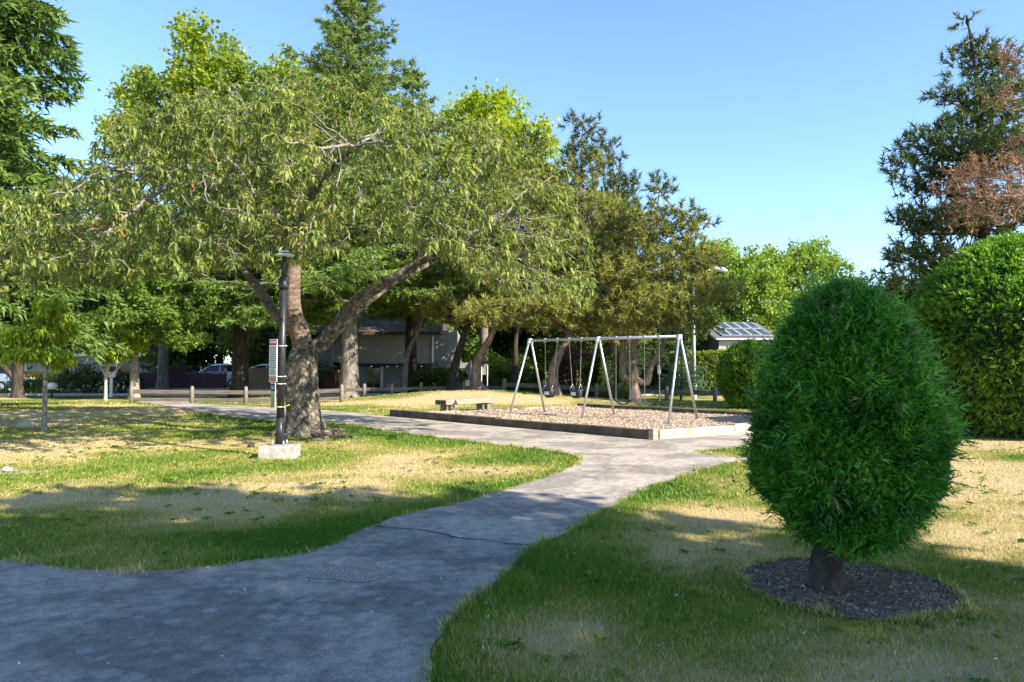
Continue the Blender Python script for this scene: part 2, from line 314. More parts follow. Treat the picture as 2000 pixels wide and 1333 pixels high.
class MB:
    def __init__(s): s.v = []; s.f = []; s.sm = []
    def add(s, v, f, sm=False):
        b = len(s.v); s.v += [tuple(float(c) for c in p) for p in v]; s.f += [tuple(i + b for i in q) for q in f]; s.sm += [sm] * len(f); return s
    def box(s, c, d, rz=0, mat=None):
        hx, hy, hz = d[0] / 2, d[1] / 2, d[2] / 2
        v = [Vector((x, y, z)) for x in (-hx, hx) for y in (-hy, hy) for z in (-hz, hz)]
        if mat is not None: v = [mat @ p for p in v]
        elif rz: v = [Matrix.Rotation(rz, 3, 'Z') @ p for p in v]
        v = [p + Vector(c) for p in v]
        return s.add(v, [(0, 1, 3, 2), (4, 6, 7, 5), (0, 4, 5, 1), (2, 3, 7, 6), (0, 2, 6, 4), (1, 5, 7, 3)])
    def bar(s, a, b, w, h, up=(0, 0, 1)):
        a = Vector(a); b = Vector(b); d = (b - a); L = d.length; x = d.normalized(); y = Vector(up).cross(x)
        if y.length < 1e-4: y = Vector((0, 1, 0)).cross(x)
        y.normalize(); z = x.cross(y)
        return s.box((a + b) / 2, (L, w, h), mat=Matrix((x, y, z)).transposed())
    def tube(s, pts, rad, n=10, cap=True):
        pts = [Vector(p) for p in pts]; rad = rad if hasattr(rad, '__len__') else [rad] * len(pts); v = []
        ref = None
        for i, p in enumerate(pts):
            d = (pts[min(i + 1, len(pts) - 1)] - pts[max(i - 1, 0)]).normalized()
            if ref is None: ref = Vector((1, 0, 0)) if abs(d.x) < .9 else Vector((0, 1, 0))
            a = (ref - d * ref.dot(d)).normalized(); ref = a; b = d.cross(a)
            v += [p + (a * math.cos(2 * math.pi * k / n) + b * math.sin(2 * math.pi * k / n)) * rad[i] for k in range(n)]
        f = [(i * n + k, i * n + (k + 1) % n, (i + 1) * n + (k + 1) % n, (i + 1) * n + k) for i in range(len(pts) - 1) for k in range(n)]
        s.add(v, f, True)
        if cap:
            b = len(s.v) - len(v); s.f += [tuple(b + k for k in reversed(range(n))), tuple(b + (len(pts) - 1) * n + k for k in range(n))]; s.sm += [False, False]
        return s
    def lathe(s, prof, c=(0, 0, 0), n=16):
        v = [(c[0] + r * math.cos(2 * math.pi * k / n), c[1] + r * math.sin(2 * math.pi * k / n), c[2] + z) for z, r in prof for k in range(n)]
        f = [(i * n + k, i * n + (k + 1) % n, (i + 1) * n + (k + 1) % n, (i + 1) * n + k) for i in range(len(prof) - 1) for k in range(n)]
        return s.add(v, f, True)
    def prism(s, poly, z0, z1):
        n = len(poly); v = [(*p, z0) for p in poly] + [(*p, z1) for p in poly]
        return s.add(v, [tuple(reversed(range(n))), tuple(range(n, 2 * n))] + [(i, (i + 1) % n, n + (i + 1) % n, n + i) for i in range(n)])
    def mesh(s, name):
        me = bpy.data.meshes.new(name); me.from_pydata(s.v, [], s.f); me.polygons.foreach_set('use_smooth', s.sm); me.update(); return me
    def build(s, name, mat, parent=None, bevel=0, seg=2):
        o = link(name, s.mesh(name), mat, parent)
        if bevel:
            b = o.modifiers.new('bevel', 'BEVEL'); b.width = bevel; b.segments = seg; b.limit_method = 'ANGLE'; b.angle_limit = .7
        return o
def copy_tree(o, parent=None):
    c = o.copy(); COL.objects.link(c); c.parent = parent
    for ch in list(o.children): copy_tree(ch, c)
    return c

# ------------------------------------------------------------------ foliage geometry
def unit(a): return a / (np.linalg.norm(a, axis=-1, keepdims=True) + 1e-9)
def rdir(n): return unit(R.normal(size=(n, 3)))
def leaves(P, D, L, W, fold=.25, droop=0.0):
    """folded pointed leaves, five vertices and four triangles each; D = direction of growth, droop bends the tip down"""
    n = len(P); D = unit(D); L = np.broadcast_to(L, n)[:, None]; W = np.broadcast_to(W, n)[:, None]
    S = unit(np.cross(D, unit(np.array([0, 0, 1.]) + .5 * R.normal(size=(n, 3))))); N = np.cross(S, D)
    mid = P + D * L * .48; tip = P + D * L + np.array([0, 0, -1.]) * L * droop
    v = np.stack([P, mid + S * W / 2 + N * W * fold, mid, mid - S * W / 2 + N * W * fold, tip], 1).reshape(-1, 3)
    b = np.arange(n)[:, None] * 5
    f = np.concatenate([b + np.array(q) for q in ((0, 2, 1), (0, 3, 2), (1, 2, 4), (2, 3, 4))])
    return v, f, 5
def diamonds(P, D, L, W):
    n = len(P); D = unit(D); L = np.broadcast_to(L, n)[:, None]; W = np.broadcast_to(W, n)[:, None]
    S = unit(np.cross(D, rdir(n)))
    v = np.stack([P, P + D * L * .5 + S * W / 2, P + D * L, P + D * L * .5 - S * W / 2], 1).reshape(-1, 3)
    b = np.arange(n)[:, None] * 4
    return v, np.concatenate([b + np.array((0, 1, 2)), b + np.array((0, 2, 3))]), 4
def blades(P, D, L, W):
    n = len(P); D = unit(D); L = np.broadcast_to(L, n)[:, None]; W = np.broadcast_to(W, n)[:, None]
    S = unit(np.cross(D, rdir(n)))
    v = np.stack([P + S * W / 2, P - S * W / 2, P + D * L], 1).reshape(-1, 3)
    return v, np.arange(n * 3).reshape(-1, 3), 3
def leaf_obj(name, geo, rnd, mat, parent=None):
    v, f, k = geo
    return link(name, np_mesh(name, v, [f], False, rnd=np.repeat(np.clip(rnd, 0, 1), k)), mat, parent)

def tubes(Pts, rad, K=5):
    """many curves at once: Pts (B,M,3), rad (B,M)"""
    B, Mm, _ = Pts.shape; T = unit(np.gradient(Pts, axis=1)); ref = np.where(np.abs(T[..., 2:3]) > .9, np.array([1., 0, 0]), np.array([0, 0, 1.]))
    a = unit(np.cross(T, ref)); b = np.cross(T, a); th = np.arange(K) * 2 * np.pi / K
    v = Pts[:, :, None] + rad[:, :, None, None] * (a[:, :, None] * np.cos(th)[:, None] + b[:, :, None] * np.sin(th)[:, None])
    idx = np.arange(B * Mm * K).reshape(B, Mm, K); n2 = np.roll(idx, -1, 2)
    f = np.stack([idx[:, :-1], n2[:, :-1], n2[:, 1:], idx[:, 1:]], -1).reshape(-1, 4)
    return v.reshape(-1, 3), f

def grow(seeds, attr, step, infl, kill, bias=(0, 0, 0), iters=120, jit=.12):
    """space colonisation. seeds: list of (points, radii, parent_seed_index, parent_point_index)"""
    pos = []; par = []; fixed = []
    starts = []
    for pts, rad, ps, pi in seeds:
        starts.append(len(pos))
        for i, p in enumerate(pts):
            pos.append(p); fixed.append(rad[i])
            par.append(len(pos) - 2 if i else (-1 if ps is None else starts[ps] + pi))
    nseed = len(pos)
    pos = np.array(pos, float); par = list(par); attr = attr.copy(); bias = np.array(bias, float)
    d = np.linalg.norm(attr[:, None] - pos[None], axis=2); near = d.argmin(1); dist = d.min(1)
    P = [pos]
    tot = pos
    for it in range(iters):
        act = dist < infl
        if not act.any(): break
        acc = np.zeros((len(tot), 3)); cnt = np.zeros(len(tot))
        vv = unit(attr[act] - tot[near[act]]); np.add.at(acc, near[act], vv); np.add.at(cnt, near[act], 1)
        ids = np.nonzero(cnt)[0]
        nd = unit(unit(acc[ids]) + bias + jit * R.normal(size=(len(ids), 3)))
        new = tot[ids] + nd * step
        base = len(tot); tot = np.concatenate([tot, new]); par += ids.tolist()
        dn = np.linalg.norm(attr[:, None] - new[None], axis=2); j = dn.argmin(1); mn = dn.min(1)
        up = mn < dist; near[up] = base + j[up]; dist[up] = mn[up]
        keep = dist > kill; attr = attr[keep]; near = near[keep]; dist = dist[keep]
        if not len(attr) or len(tot) > 14000: break
    par = np.array(par); n = len(tot)
    return tot, par, nseed, np.array(fixed)
def radii(par, nseed, fixed, tip=.006, e=2.3, cap=None):
    n = len(par); a = np.zeros(n)
    child = np.zeros(n, int); np.add.at(child, par[par >= 0], 1)
    a[child == 0] = tip ** e
    for i in range(n - 1, -1, -1):
        if a[i] == 0: a[i] = tip ** e
        if par[i] >= 0 and i >= nseed: a[par[i]] += a[i]
    r = a ** (1 / e); r[:nseed] = fixed
    if cap is not None: r[nseed:] = np.minimum(r[nseed:], cap)
    return r, child == 0
def skel_mesh(pos, par, r, nseed, K=6, start=None):
    """tubes along the grown part of the skeleton"""
    n = len(pos); ids = np.arange(nseed, n)
    best = np.full(n, -1); order = ids[np.argsort(r[ids])]
    best[par[order]] = order
    dirs = np.zeros((n, 3)); ok = par >= 0; dirs[ok] = pos[ok] - pos[par[ok]]
    bc = best >= 0; dd = dirs.copy(); dd[bc] = unit(dirs[bc]) + unit(pos[best[bc]] - pos[bc]); dd = unit(dd + 1e-6)
    main = best[par[ids]] == ids; main &= par[ids] >= nseed
    th = np.arange(K) * 2 * np.pi / K
    def ring(P, T, rad):
        ref = np.where(np.abs(T[:, 2:3]) > .92, np.array([1., 0, 0]), np.array([0, 0, 1.])); a = unit(np.cross(T, ref)); b = np.cross(T, a)
        return P[:, None] + rad[:, None, None] * (a[:, None] * np.cos(th)[:, None] + b[:, None] * np.sin(th)[:, None])
    V1 = ring(pos, dd, r); side = ids[~main]
    V2 = ring(pos[par[side]], unit(dirs[side]), np.minimum(r[side] * 1.15, r[par[side]]))
    st = par[ids].copy(); st[~main] = n + np.arange(len(side))
    idx0 = st[:, None] * K + np.arange(K); idx1 = ids[:, None] * K + np.arange(K)
    f = np.stack([idx0, np.roll(idx0, -1, 1), np.roll(idx1, -1, 1), idx1], -1).reshape(-1, 4)
    return np.concatenate([V1, V2]).reshape(-1, 3), f
def trunk_tube(mb, pts, rad, n=14, flute=.06, rough=.03, res=8, seed=1, flare=0):
    """a bark-rough trunk: resampled polyline, ridged rings, root flare at the foot"""
    pts = np.array(pts, float); m = (len(pts) - 1) * res + 1; t = np.linspace(0, len(pts) - 1, m)
    def cr(A):
        i = np.clip(t.astype(int), 0, len(A) - 2); u = (t - i)[:, None]
        p0 = A[np.maximum(i - 1, 0)]; p1 = A[i]; p2 = A[i + 1]; p3 = A[np.minimum(i + 2, len(A) - 1)]
        return .5 * (2 * p1 + (p2 - p0) * u + (2 * p0 - 5 * p1 + 4 * p2 - p3) * u ** 2 + (3 * p1 - p0 - 3 * p2 + p3) * u ** 3)
    C = cr(pts); Rr = cr(np.array(rad, float)[:, None])[:, 0]; th = np.arange(n) * 2 * np.pi / n
    T = unit(np.gradient(C, axis=0)); a = unit(np.cross(T, np.array([0, 1., .01]))); b = np.cross(T, a)
    k = 1 + flute * np.sin(th * 5 + seed)[None] + rough * 3 * (fbm(np.cos(th)[None] * 3 + seed + C[:, 2:3] * .8, np.sin(th)[None] * 3 + C[:, 2:3] * 2.2, seed, 4) - .5)
    if flare:
        zz = np.clip(1 - (C[:, 2] - C[0, 2]) / flare, 0, 1)[:, None]
        k = k * (1 + zz ** 2 * (.35 + .35 * np.sin(th * 4 + seed * 2)[None] ** 2))
    v = C[:, None] + (a[:, None] * np.cos(th)[:, None] + b[:, None] * np.sin(th)[:, None]) * (Rr[:, None] * k)[..., None]
    f = [(i * n + q, i * n + (q + 1) % n, (i + 1) * n + (q + 1) % n, (i + 1) * n + q) for i in range(m - 1) for q in range(n)]
    mb.add(v.reshape(-1, 3), f + [tuple((m - 1) * n + q for q in range(n))], True)

def blob_points(blobs, n, shell=.0):
    """attractor points in ellipsoids (cx,cy,cz,rx,ry,rz)"""
    bl = np.array(blobs, float); w = bl[:, 3] * bl[:, 4] * bl[:, 5]; w = w ** .75; k = R.choice(len(bl), n, p=w / w.sum())
    rr = (shell ** 3 + (1 - shell ** 3) * R.random(n)) ** (1 / 3)
    return bl[k, :3] + rdir(n) * rr[:, None] * bl[k, 3:]

def broadleaf(name, base, label, cat, H, crown_z, blobs, mat, bark_m, natt, step, nleaf, L, W, r0, spread=.35, lean=(0, 0), group=None, droop=.25, trunk_top=None, stems=None, tip=.008, upright=.3, simple=False):
    """a deciduous tree in local coordinates: trunk, branches grown through the blobs, a crown of single leaves"""
    root = empty(name, base, label, cat, group)
    tt = trunk_top or crown_z
    tp = [(0, 0, -.15), (lean[0] * .15, lean[1] * .15, tt * .33), (lean[0] * .5, lean[1] * .5, tt * .7), (lean[0], lean[1], tt)]
    top = (lean[0] * 1.15, lean[1] * 1.15, tt + (H - tt) * .45)
    pts = tp + [top]; rad = [r0, r0 * .85, r0 * .75, r0 * .62, r0 * .25]
    mb = MB(); trunk_tube(mb, pts, rad, 12, .05, .03, 5, int(abs(base[0] * 7)) % 17 + 1, r0 * 3)
    seeds = [(pts, rad, None, 0)]
    for st in stems or []:
        p0 = st[0]; sp = [tuple(p) for p in st[1]]; rs = [r0 * .5 * (1 - .6 * i / len(sp)) for i in range(len(sp))]
        trunk_tube(mb, [pts[p0]] + sp, [r0 * .55] + rs, 8, .03, .03, 4, 3)
        seeds.append((sp, rs, 0, p0))
    mb.build('trunk', bark_m, root)
    A = blob_points(blobs, natt)
    pos, par, ns, fx = grow(seeds, A, step, step * 9, step * 1.6, (0, 0, .05), 90)
    r, leafy = radii(par, ns, fx, tip, 2.3, r0 * .5)
    v, f = skel_mesh(pos, par, r, ns, 5); link('branches', np_mesh('branches', v, [f], True), bark_m, root)
    tw = np.nonzero((r < tip * 2.2) & (np.arange(len(r)) >= ns))[0]
    if not len(tw): tw = np.arange(ns, len(r))
    k = R.choice(tw, nleaf); P = pos[k] + R.normal(size=(nleaf, 3)) * step * spread
    out = unit(P - np.array([lean[0], lean[1], crown_z + (H - crown_z) * .4]))
    D = out * .5 + rdir(nleaf) * .8 + np.array([0, 0, -droop + upright * 0])
    # leaves lie in flat layers facing the light
    rn = np.clip(.25 + .35 * R.random(nleaf) + .5 * (fbm(P[:, 0] * .7 + base[0], P[:, 2] * .7 + P[:, 1] * .4, 5, 3) - .35), 0, 1)
    q = L * (.7 + .6 * R.random(nleaf)); leaf_obj('crown', diamonds(P, D, q, q * W / L) if simple else leaves(P, D, q, q * W / L, .2, droop), rn, mat, root)
    return root

def conifer(name, base, label, cat, H, z0, prof, nb, el, sag, L, W, per, mat, bark_m, r0, group=None, spread=.5, hang=.3, stagger=.35, split=None, tipup=0, seedaz=0., gap=.22, matlow=None):
    """trunk, boughs and needle sprays. prof(t) bough length, el(t) bough angle; per = sprays' needles per branchlet"""
    root = empty(name, base, label, cat, group)
    mb = MB(); trunk_tube(mb, [(0, 0, -.15), (0, 0, H * .25), (.05, 0, H * .6), (0, 0, H * .98)], [r0, r0 * .8, r0 * .4, .03], 12, .06, .04, 8, 2, r0 * 3)
    mb.build('trunk', bark_m, root)
    t = np.sort(R.random(nb) ** 1.25); z = z0 + (H - z0) * t; az = seedaz + np.arange(nb) * 2.39996 + R.normal(size=nb) * .25
    ln = prof(t) * (1 - stagger + 2 * stagger * R.random(nb)); e = el(t) + R.normal(size=nb) * .08
    s = np.linspace(0, 1, 7)
    hd = np.stack([np.cos(az), np.sin(az), np.zeros(nb)], 1)
    def curve(i, s):
        s = s[:, None]; l_ = ln[i][:, None]
        p = hd[i] * (l_ * s * np.cos(e[i])[:, None]) + np.array([0, 0, 1.]) * (z[i][:, None] + l_ * (np.sin(e[i])[:, None] * s - sag * s ** 2 + tipup * s ** 3))
        return p
    ii = np.repeat(np.arange(nb), 7); Pc = curve(ii, np.tile(s, nb)).reshape(nb, 7, 3)
    rad = (r0 * .16 * (ln / ln.max())[:, None] + .008) * (1 - .85 * s)[None]
    v, f = tubes(Pc, rad, 4); link('boughs', np_mesh('boughs', v, [f], True), bark_m, root)
    ns = np.maximum(3, (ln / gap).astype(int)); bi = np.repeat(np.arange(nb), ns * 2)
    ss = np.concatenate([np.repeat((np.arange(k) + .9) / k, 2) for k in ns]) * .98 + .0
    ss = np.clip(ss + R.normal(size=len(ss)) * .03, .08, 1)
    side = np.tile([1., -1.], len(ss) // 2)
    P0 = curve(bi, ss); tang = unit(curve(bi, np.clip(ss + .05, 0, 1.1)) - curve(bi, ss - .05))
    lat = np.stack([-np.sin(az[bi]), np.cos(az[bi]), np.zeros(len(bi))], 1) * side[:, None]
    bl = np.minimum(spread * ln[bi] * (1.12 - ss) + .18, 1.1) * (.6 + .7 * R.random(len(bi)))
    bd = unit(tang * .75 + lat * (.9 + .3 * R.normal(size=len(bi)))[:, None] + R.normal(size=(len(bi), 3)) * .15)
    n = len(bi) * per; j = np.repeat(np.arange(len(bi)), per); u = R.random(n)
    P = P0[j] + bd[j] * (bl[j] * u)[:, None] + np.array([0, 0, -1.]) * (hang * bl[j] * u ** 1.6)[:, None] + R.normal(size=(n, 3)) * .03
    D = bd[j] * .9 + rdir(n) * .75 + np.array([0, 0, -hang * .8])
    rn = np.clip(.2 + .45 * R.random(n) + .3 * ss[j] * u + .3 * (fbm(P[:, 0], P[:, 2], 9, 2) - .5), 0, 1)
    geo = blades(P, D, L * (.6 + .8 * R.random(n)), W)
    if matlow is not None:
        low = P[:, 2] < split; vv = geo[0].reshape(-1, 3, 3)
        for nm, sel, mm in (('crown', ~low, mat), ('lower_foliage', low, matlow)):
            k = int(sel.sum())
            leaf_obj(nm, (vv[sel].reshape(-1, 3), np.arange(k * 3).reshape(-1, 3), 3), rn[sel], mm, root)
    else: leaf_obj('crown', geo, rn, mat, root)
    return root

def pine(name, base, label, cat, trunk_pts, r0, blobs, natt, mats, split, group=None, step=.28, per=28, L=.25, W=.046, stems=(), bark_m='pine_bark', tuft=.32, tip=.011):
    """a pine: bent trunk, boughs, tufts of needles radiating from every shoot. points are local to the foot"""
    root = empty(name, base, label, cat, group)
    tp = [tuple(p) for p in trunk_pts]; m = len(tp); rad = [r0 * (1 - .93 * (i / (m - 1)) ** .8) for i in range(m)]
    mb = MB(); trunk_tube(mb, tp, rad, 12, .06, .05, 6, 3, r0 * 3); seeds = [(tp, rad, None, 0)]
    for p0, sp in stems:
        sp = [tuple(p) for p in sp]; rs = [r0 * .6 * (1 - .7 * i / len(sp)) for i in range(len(sp))]
        trunk_tube(mb, [tp[p0]] + sp, [r0 * .65] + rs, 9, .05, .05, 5, 4); seeds.append((sp, rs, 0, p0))
    mb.build('trunk', bark_m, root)
    A = blob_points(blobs, int(natt * 4))
    pos, par, ns, fx = grow(seeds, A, step, step * 12, step * 1.0, (0, 0, .08), 110)
    r, end = radii(par, ns, fx, tip, 2.4, r0 * .4)
    v, f = skel_mesh(pos, par, r, ns, 5); link('branches', np_mesh('branches', v, [f], True), bark_m, root)
    sh = np.nonzero((r < tip * 2.6) & (np.arange(len(r)) >= ns))[0]
    n = len(sh) * per; j = np.repeat(sh, per)
    sd_ = unit(pos[j] - pos[par[j]]) * .6 + np.array([0, 0, .55]) + np.repeat(R.normal(size=(len(sh), 3)) * .35, per, 0); sd_ = unit(sd_)
    u = R.random(n); P = pos[j] + sd_ * (tuft * u)[:, None] + np.repeat(R.normal(size=(len(sh), 3)) * .1, per, 0)
    D = sd_ * .75 + rdir(n) * .85
    rn = np.clip(.1 + .5 * R.random(n) + .25 * u + .5 * (np.repeat(fbm(pos[sh][:, 0] * .8, pos[sh][:, 2] * .8 + pos[sh][:, 1] * .5, 4, 3), per) - .45), 0, 1)
    v, f, k = blades(P, D, L * (.7 + .6 * R.random(n)), W); vv = v.reshape(-1, 3, 3)
    hi = np.repeat(pos[sh][:, 2] + R.normal(size=len(sh)) * .6 > split, per)
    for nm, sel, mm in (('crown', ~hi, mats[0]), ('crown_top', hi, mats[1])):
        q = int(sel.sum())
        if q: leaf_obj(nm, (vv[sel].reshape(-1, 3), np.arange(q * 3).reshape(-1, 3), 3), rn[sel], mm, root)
    return root

def clipped(root, prof, n, size, mat, per=11, core=.86, lump=.05, up=.5, wid=.16, seed=1, shag=1.0, center=(0, 0)):
    """a clipped conifer: flat scale-leaf sprays standing out of an egg-shaped surface, over a dark twiggy core"""
    prof = np.array(prof, float); zz = np.linspace(prof[0, 0], prof[-1, 0], 300); rr = np.interp(zz, prof[:, 0], prof[:, 1])
    sl = np.gradient(rr, zz); area = rr * np.sqrt(1 + np.minimum(sl ** 2, 30)) + 1e-4; c = np.cumsum(area); c /= c[-1]
    k = np.interp(R.random(n), c, np.arange(300)); z = np.interp(k, np.arange(300), zz); r = np.interp(z, zz, rr); th = R.random(n) * 2 * np.pi
    lum = 1 + lump * 2 * (fbm(th * 2.2 * 1.3, z * 2.6, seed, 3) - .5)
    inn = 1 - .16 * R.random(n) ** 1.2
    s = np.interp(z, zz, sl); Nn = unit(np.stack([np.cos(th), np.sin(th), -np.clip(s, -4, 4)], 1))
    P = np.stack([center[0] + r * lum * inn * np.cos(th), center[1] + r * lum * inn * np.sin(th), z], 1)
    A = unit(Nn * .8 + np.array([0, 0, up]) + R.normal(size=(n, 3)) * .42)              # spray axis
    S = unit(np.cross(A, rdir(n)))                                                         # spray plane
    Ls = size * (.55 + .75 * R.random(n)) * np.where(R.random(n) < .05, 1.5 * shag, 1)
    j = np.repeat(np.arange(n), per); q = np.tile(np.arange(per), n); u = (q // 2 + .3) / ((per + 1) / 2); sg = np.where(q % 2 == 0, 1., -1.)
    last = q == per - 1; u = np.where(last, .55, u); sg = np.where(last, 0, sg)
    B = P[j] + A[j] * (Ls[j] * u)[:, None]
    D = A[j] * .8 + S[j] * (sg * .75)[:, None] + R.normal(size=(n * per, 3)) * .12 + np.array([0, 0, -.12])
    ll = Ls[j] * np.where(last, .55, .62 * (1.12 - u)); 
    rn = np.repeat(np.clip(.08 + .62 * R.random(n) + .9 * (fbm(th * 2.6, z * 3.2, seed + 5, 3) - .5), 0, .95), per) + .12 * u
    rn = np.where(np.repeat(R.random(n) < .012 + .10 * (fbm(th * 3, z * 4, seed + 9, 2) > .68), per), 1, rn)
    leaf_obj('foliage', blades(B, D, ll, wid * size), rn, mat, root)
    nz, nt = 26, 30; zc = np.linspace(prof[0, 0] + .04, prof[-1, 0] - .08 * (prof[-1, 0] - prof[0, 0]), nz); tc = np.arange(nt) * 2 * np.pi / nt
    rc = np.interp(zc, prof[:, 0], prof[:, 1])[:, None] * core * (1 + .12 * (fbm(tc[None] * 3 + 0 * zc[:, None], zc[:, None] * 5 + 0 * tc[None], seed, 3) - .5))
    v = np.stack([center[0] + rc * np.cos(tc), center[1] + rc * np.sin(tc), np.repeat(zc[:, None], nt, 1)], -1).reshape(-1, 3)
    idx = np.arange(nz * nt).reshape(nz, nt); n2 = np.roll(idx, -1, 1)
    f = np.stack([idx[:-1], n2[:-1], n2[1:], idx[1:]], -1).reshape(-1, 4)
    o = link('inner_twigs', np_mesh('inner_twigs', v, [f], True), 'hedge_core', root); return o

# ------------------------------------------------------------------ path, pit and lawn outlines on the ground
def chaikin(p, n=2):
    p = np.array(p, float)
    for _ in range(n):
        q = np.empty((2 * (len(p) - 1), 2)); q[0::2] = p[:-1] * .75 + p[1:] * .25; q[1::2] = p[:-1] * .25 + p[1:] * .75
        p = np.concatenate([p[:1], q, p[-1:]])
    return p
def G(l): return [tuple(gat(*q)[:2]) for q in l]
P1 = np.array([-3.75, 22.5]); P2 = np.array([3.02, 15.55]); P4 = np.array([2.45, 26.4]); P3 = P2 + (P4 - P1)
left_edge = [(-16, 7.6), (-9, 6.3)] + G([(0, 1097), (150, 1118), (280, 1122), (400, 1112), (520, 1095), (610, 1082), (680, 1050), (740, 1025), (800, 1005), (900, 985), (1000, 955), (1080, 930), (1128, 908), (1137, 897), (1110, 888), (1050, 879), (960, 870), (880, 860), (800, 850), (720, 840), (640, 830)]) + [(-8.2, 21.3), (-10.5, 23.7), (-13, 26.2), (-15.5, 29.4), (-17, 33)]
far_edge = [(-15, 33), (-13.2, 29.6), (-11.2, 27.4)] + G([(560, 797), (640, 803), (720, 809)]) + [(-4.2, 22.7)]
right_edge = [(9.6, 20.4), (12, 24), (13.5, 33), (16, 33), (14.5, 24), (12, 18.8), (8.5, 15.6)] + G([(1520, 871), (1445, 876), (1385, 882), (1349, 886), (1380, 890), (1440, 897)]) + [(4.7, 12.15), (4.4, 11.9)] + G([(1430, 902), (1300, 945), (1220, 980), (1180, 1000), (1110, 1045), (1050, 1070), (1000, 1105), (975, 1140), (920, 1175), (870, 1220), (845, 1270), (830, 1333)]) + [(-.42, 2.6), (-.2, 1), (.2, -1), (.8, -6)]
PATH = np.concatenate([chaikin(left_edge), chaikin(far_edge), [P1 + (.1, .1), P2 + (0, .12)], [P3], chaikin(right_edge), [(-16, -6)]])
def dens(poly, d=.12, jag=.018):
    out = []
    for a, b in zip(poly, np.roll(poly, -1, 0)):
        k = max(1, int(np.linalg.norm(b - a) / d)) if a[1] < 24 and b[1] < 24 and abs(a[0]) < 9 else 1
        for i in range(k): out.append(a + (b - a) * i / k)
    out = np.array(out); nn = fbm(out[:, 0] * 4, out[:, 1] * 4, 11, 3) - .5; n2 = fbm(out[:, 0] * 4, out[:, 1] * 4, 21, 3) - .5
    return out + np.stack([nn, n2], 1) * jag * 5
PATHD = dens(PATH)
def inside(poly, x, y):
    c = np.zeros(len(x), bool); px, py = poly[:, 0], poly[:, 1]; qx, qy = np.roll(px, -1), np.roll(py, -1)
    for a, b, c0, d in zip(px, py, qx, qy):
        if b == d: continue
        m = ((b > y) != (d > y)) & (x < (c0 - a) * (y - b) / (d - b) + a); c ^= m
    return c
def segdist(poly, x, y):
    best = np.full(len(x), 1e9)
    for a, b in zip(poly, np.roll(poly, -1, 0)):
        d = b - a; L2 = (d ** 2).sum() + 1e-9; t = np.clip(((x - a[0]) * d[0] + (y - a[1]) * d[1]) / L2, 0, 1)
        best = np.minimum(best, (x - a[0] - t * d[0]) ** 2 + (y - a[1] - t * d[1]) ** 2)
    return np.sqrt(best)
MULCH = np.array([2.42, 5.24]); MR = .735
HOLE = gat(5, 917)[:2]
# (pixel x, pixel y, reach x, reach y in metres, strength): straw-dry and green places seen in the photograph
PATCH = [(660, 1000, 1.6, .55, .45), (100, 985, 1.6, .6, .4), (1930, 940, 1.9, 2.4, .55), (1960, 1060, 1.2, .8, .45), (1900, 870, 3, 2, .4), (900, 785, 5, 2.2, .45), (150, 800, 9, 3.0, .32), (20, 880, 2, 2.2, .4), (1400, 1000, .7, .5, .3), (1120, 1230, .5, .3, .35), (1330, 1010, .6, .3, .25), (860, 895, 1.6, .6, .28), (480, 865, 1.6, .5, .25), (640, 925, 1, .4, .2), (1420, 940, .5, .8, .25), (960, 1290, .4, .2, .2), (1250, 1040, .5, .25, .2), (1900, 1180, .5, .4, .25),
         (450, 845, 3.2, 1.3, -.5), (620, 1050, 1.6, .4, -.4), (300, 1060, 1.4, .35, -.3), (780, 1000, .8, .4, -.4), (1040, 1120, .6, .4, -.25), (1480, 1190, .9, .5, -.18), (950, 1200, .5, .4, -.2), (1250, 1270, 1.2, .4, -.12), (1300, 955, .8, .5, -.2), (1000, 900, 1.2, .8, -.15), (300, 960, .9, .4, -.2), (700, 805, 3, 1, -.2), (1300, 800, 5, 2, -.1), (1700, 1240, 1, .3, -.15)]
PW = [(*gat(a, b)[:2], c, d, e) for a, b, c, d, e in PATCH]
def dryness(x, y):
    d = .46 + 1.5 * (fbm(x * .55 + 3, y * .55, 31, 4) - .5) + .5 * (fbm(x * 2.3, y * 2.3, 41, 3) - .5)
    for cx, cy, rx, ry, s in PW: d = d + s * np.exp(-(((x - cx) / rx) ** 2 + ((y - cy) / ry) ** 2))
    return d
def edge_green(x, y): return np.exp(-segdist(PATH, x, y) / .45)

# ground sheet, reaching the horizon
gx = np.unique(np.round(np.concatenate([np.linspace(-900, -60, 8), np.linspace(-60, -22, 14), np.linspace(-22, 22, 150), np.linspace(22, 60, 14), np.linspace(60, 900, 8)]), 4))
gy = np.unique(np.round(np.concatenate([np.linspace(-200, -8, 8), np.linspace(-8, 3, 20), np.linspace(3, 14, 64), np.linspace(14, 46, 84), np.linspace(46, 90, 20), np.linspace(90, 1500, 9)]), 4))
X, Y = np.meshgrid(gx, gy); xf, yf = X.ravel(), Y.ravel()
V = np.stack([xf, yf, zg(xf, yf)], 1)
V[:, 2] -= .10 * np.exp(-(((xf - HOLE[0]) / .9) ** 2 + ((yf - HOLE[1]) / .35) ** 2))
idx = np.arange(len(xf)).reshape(X.shape)
f = np.stack([idx[:-1, :-1], idx[:-1, 1:], idx[1:, 1:], idx[1:, :-1]], -1).reshape(-1, 4)
dry = dryness(xf, yf) - .35 * edge_green(xf, yf)
ground = link('ground', np_mesh('ground', V, [f], True, dry=np.clip(dry, 0, 1)), 'lawn'); tag(ground, kind='structure', label='dry summer lawn of mixed green and straw grass', cat='ground')

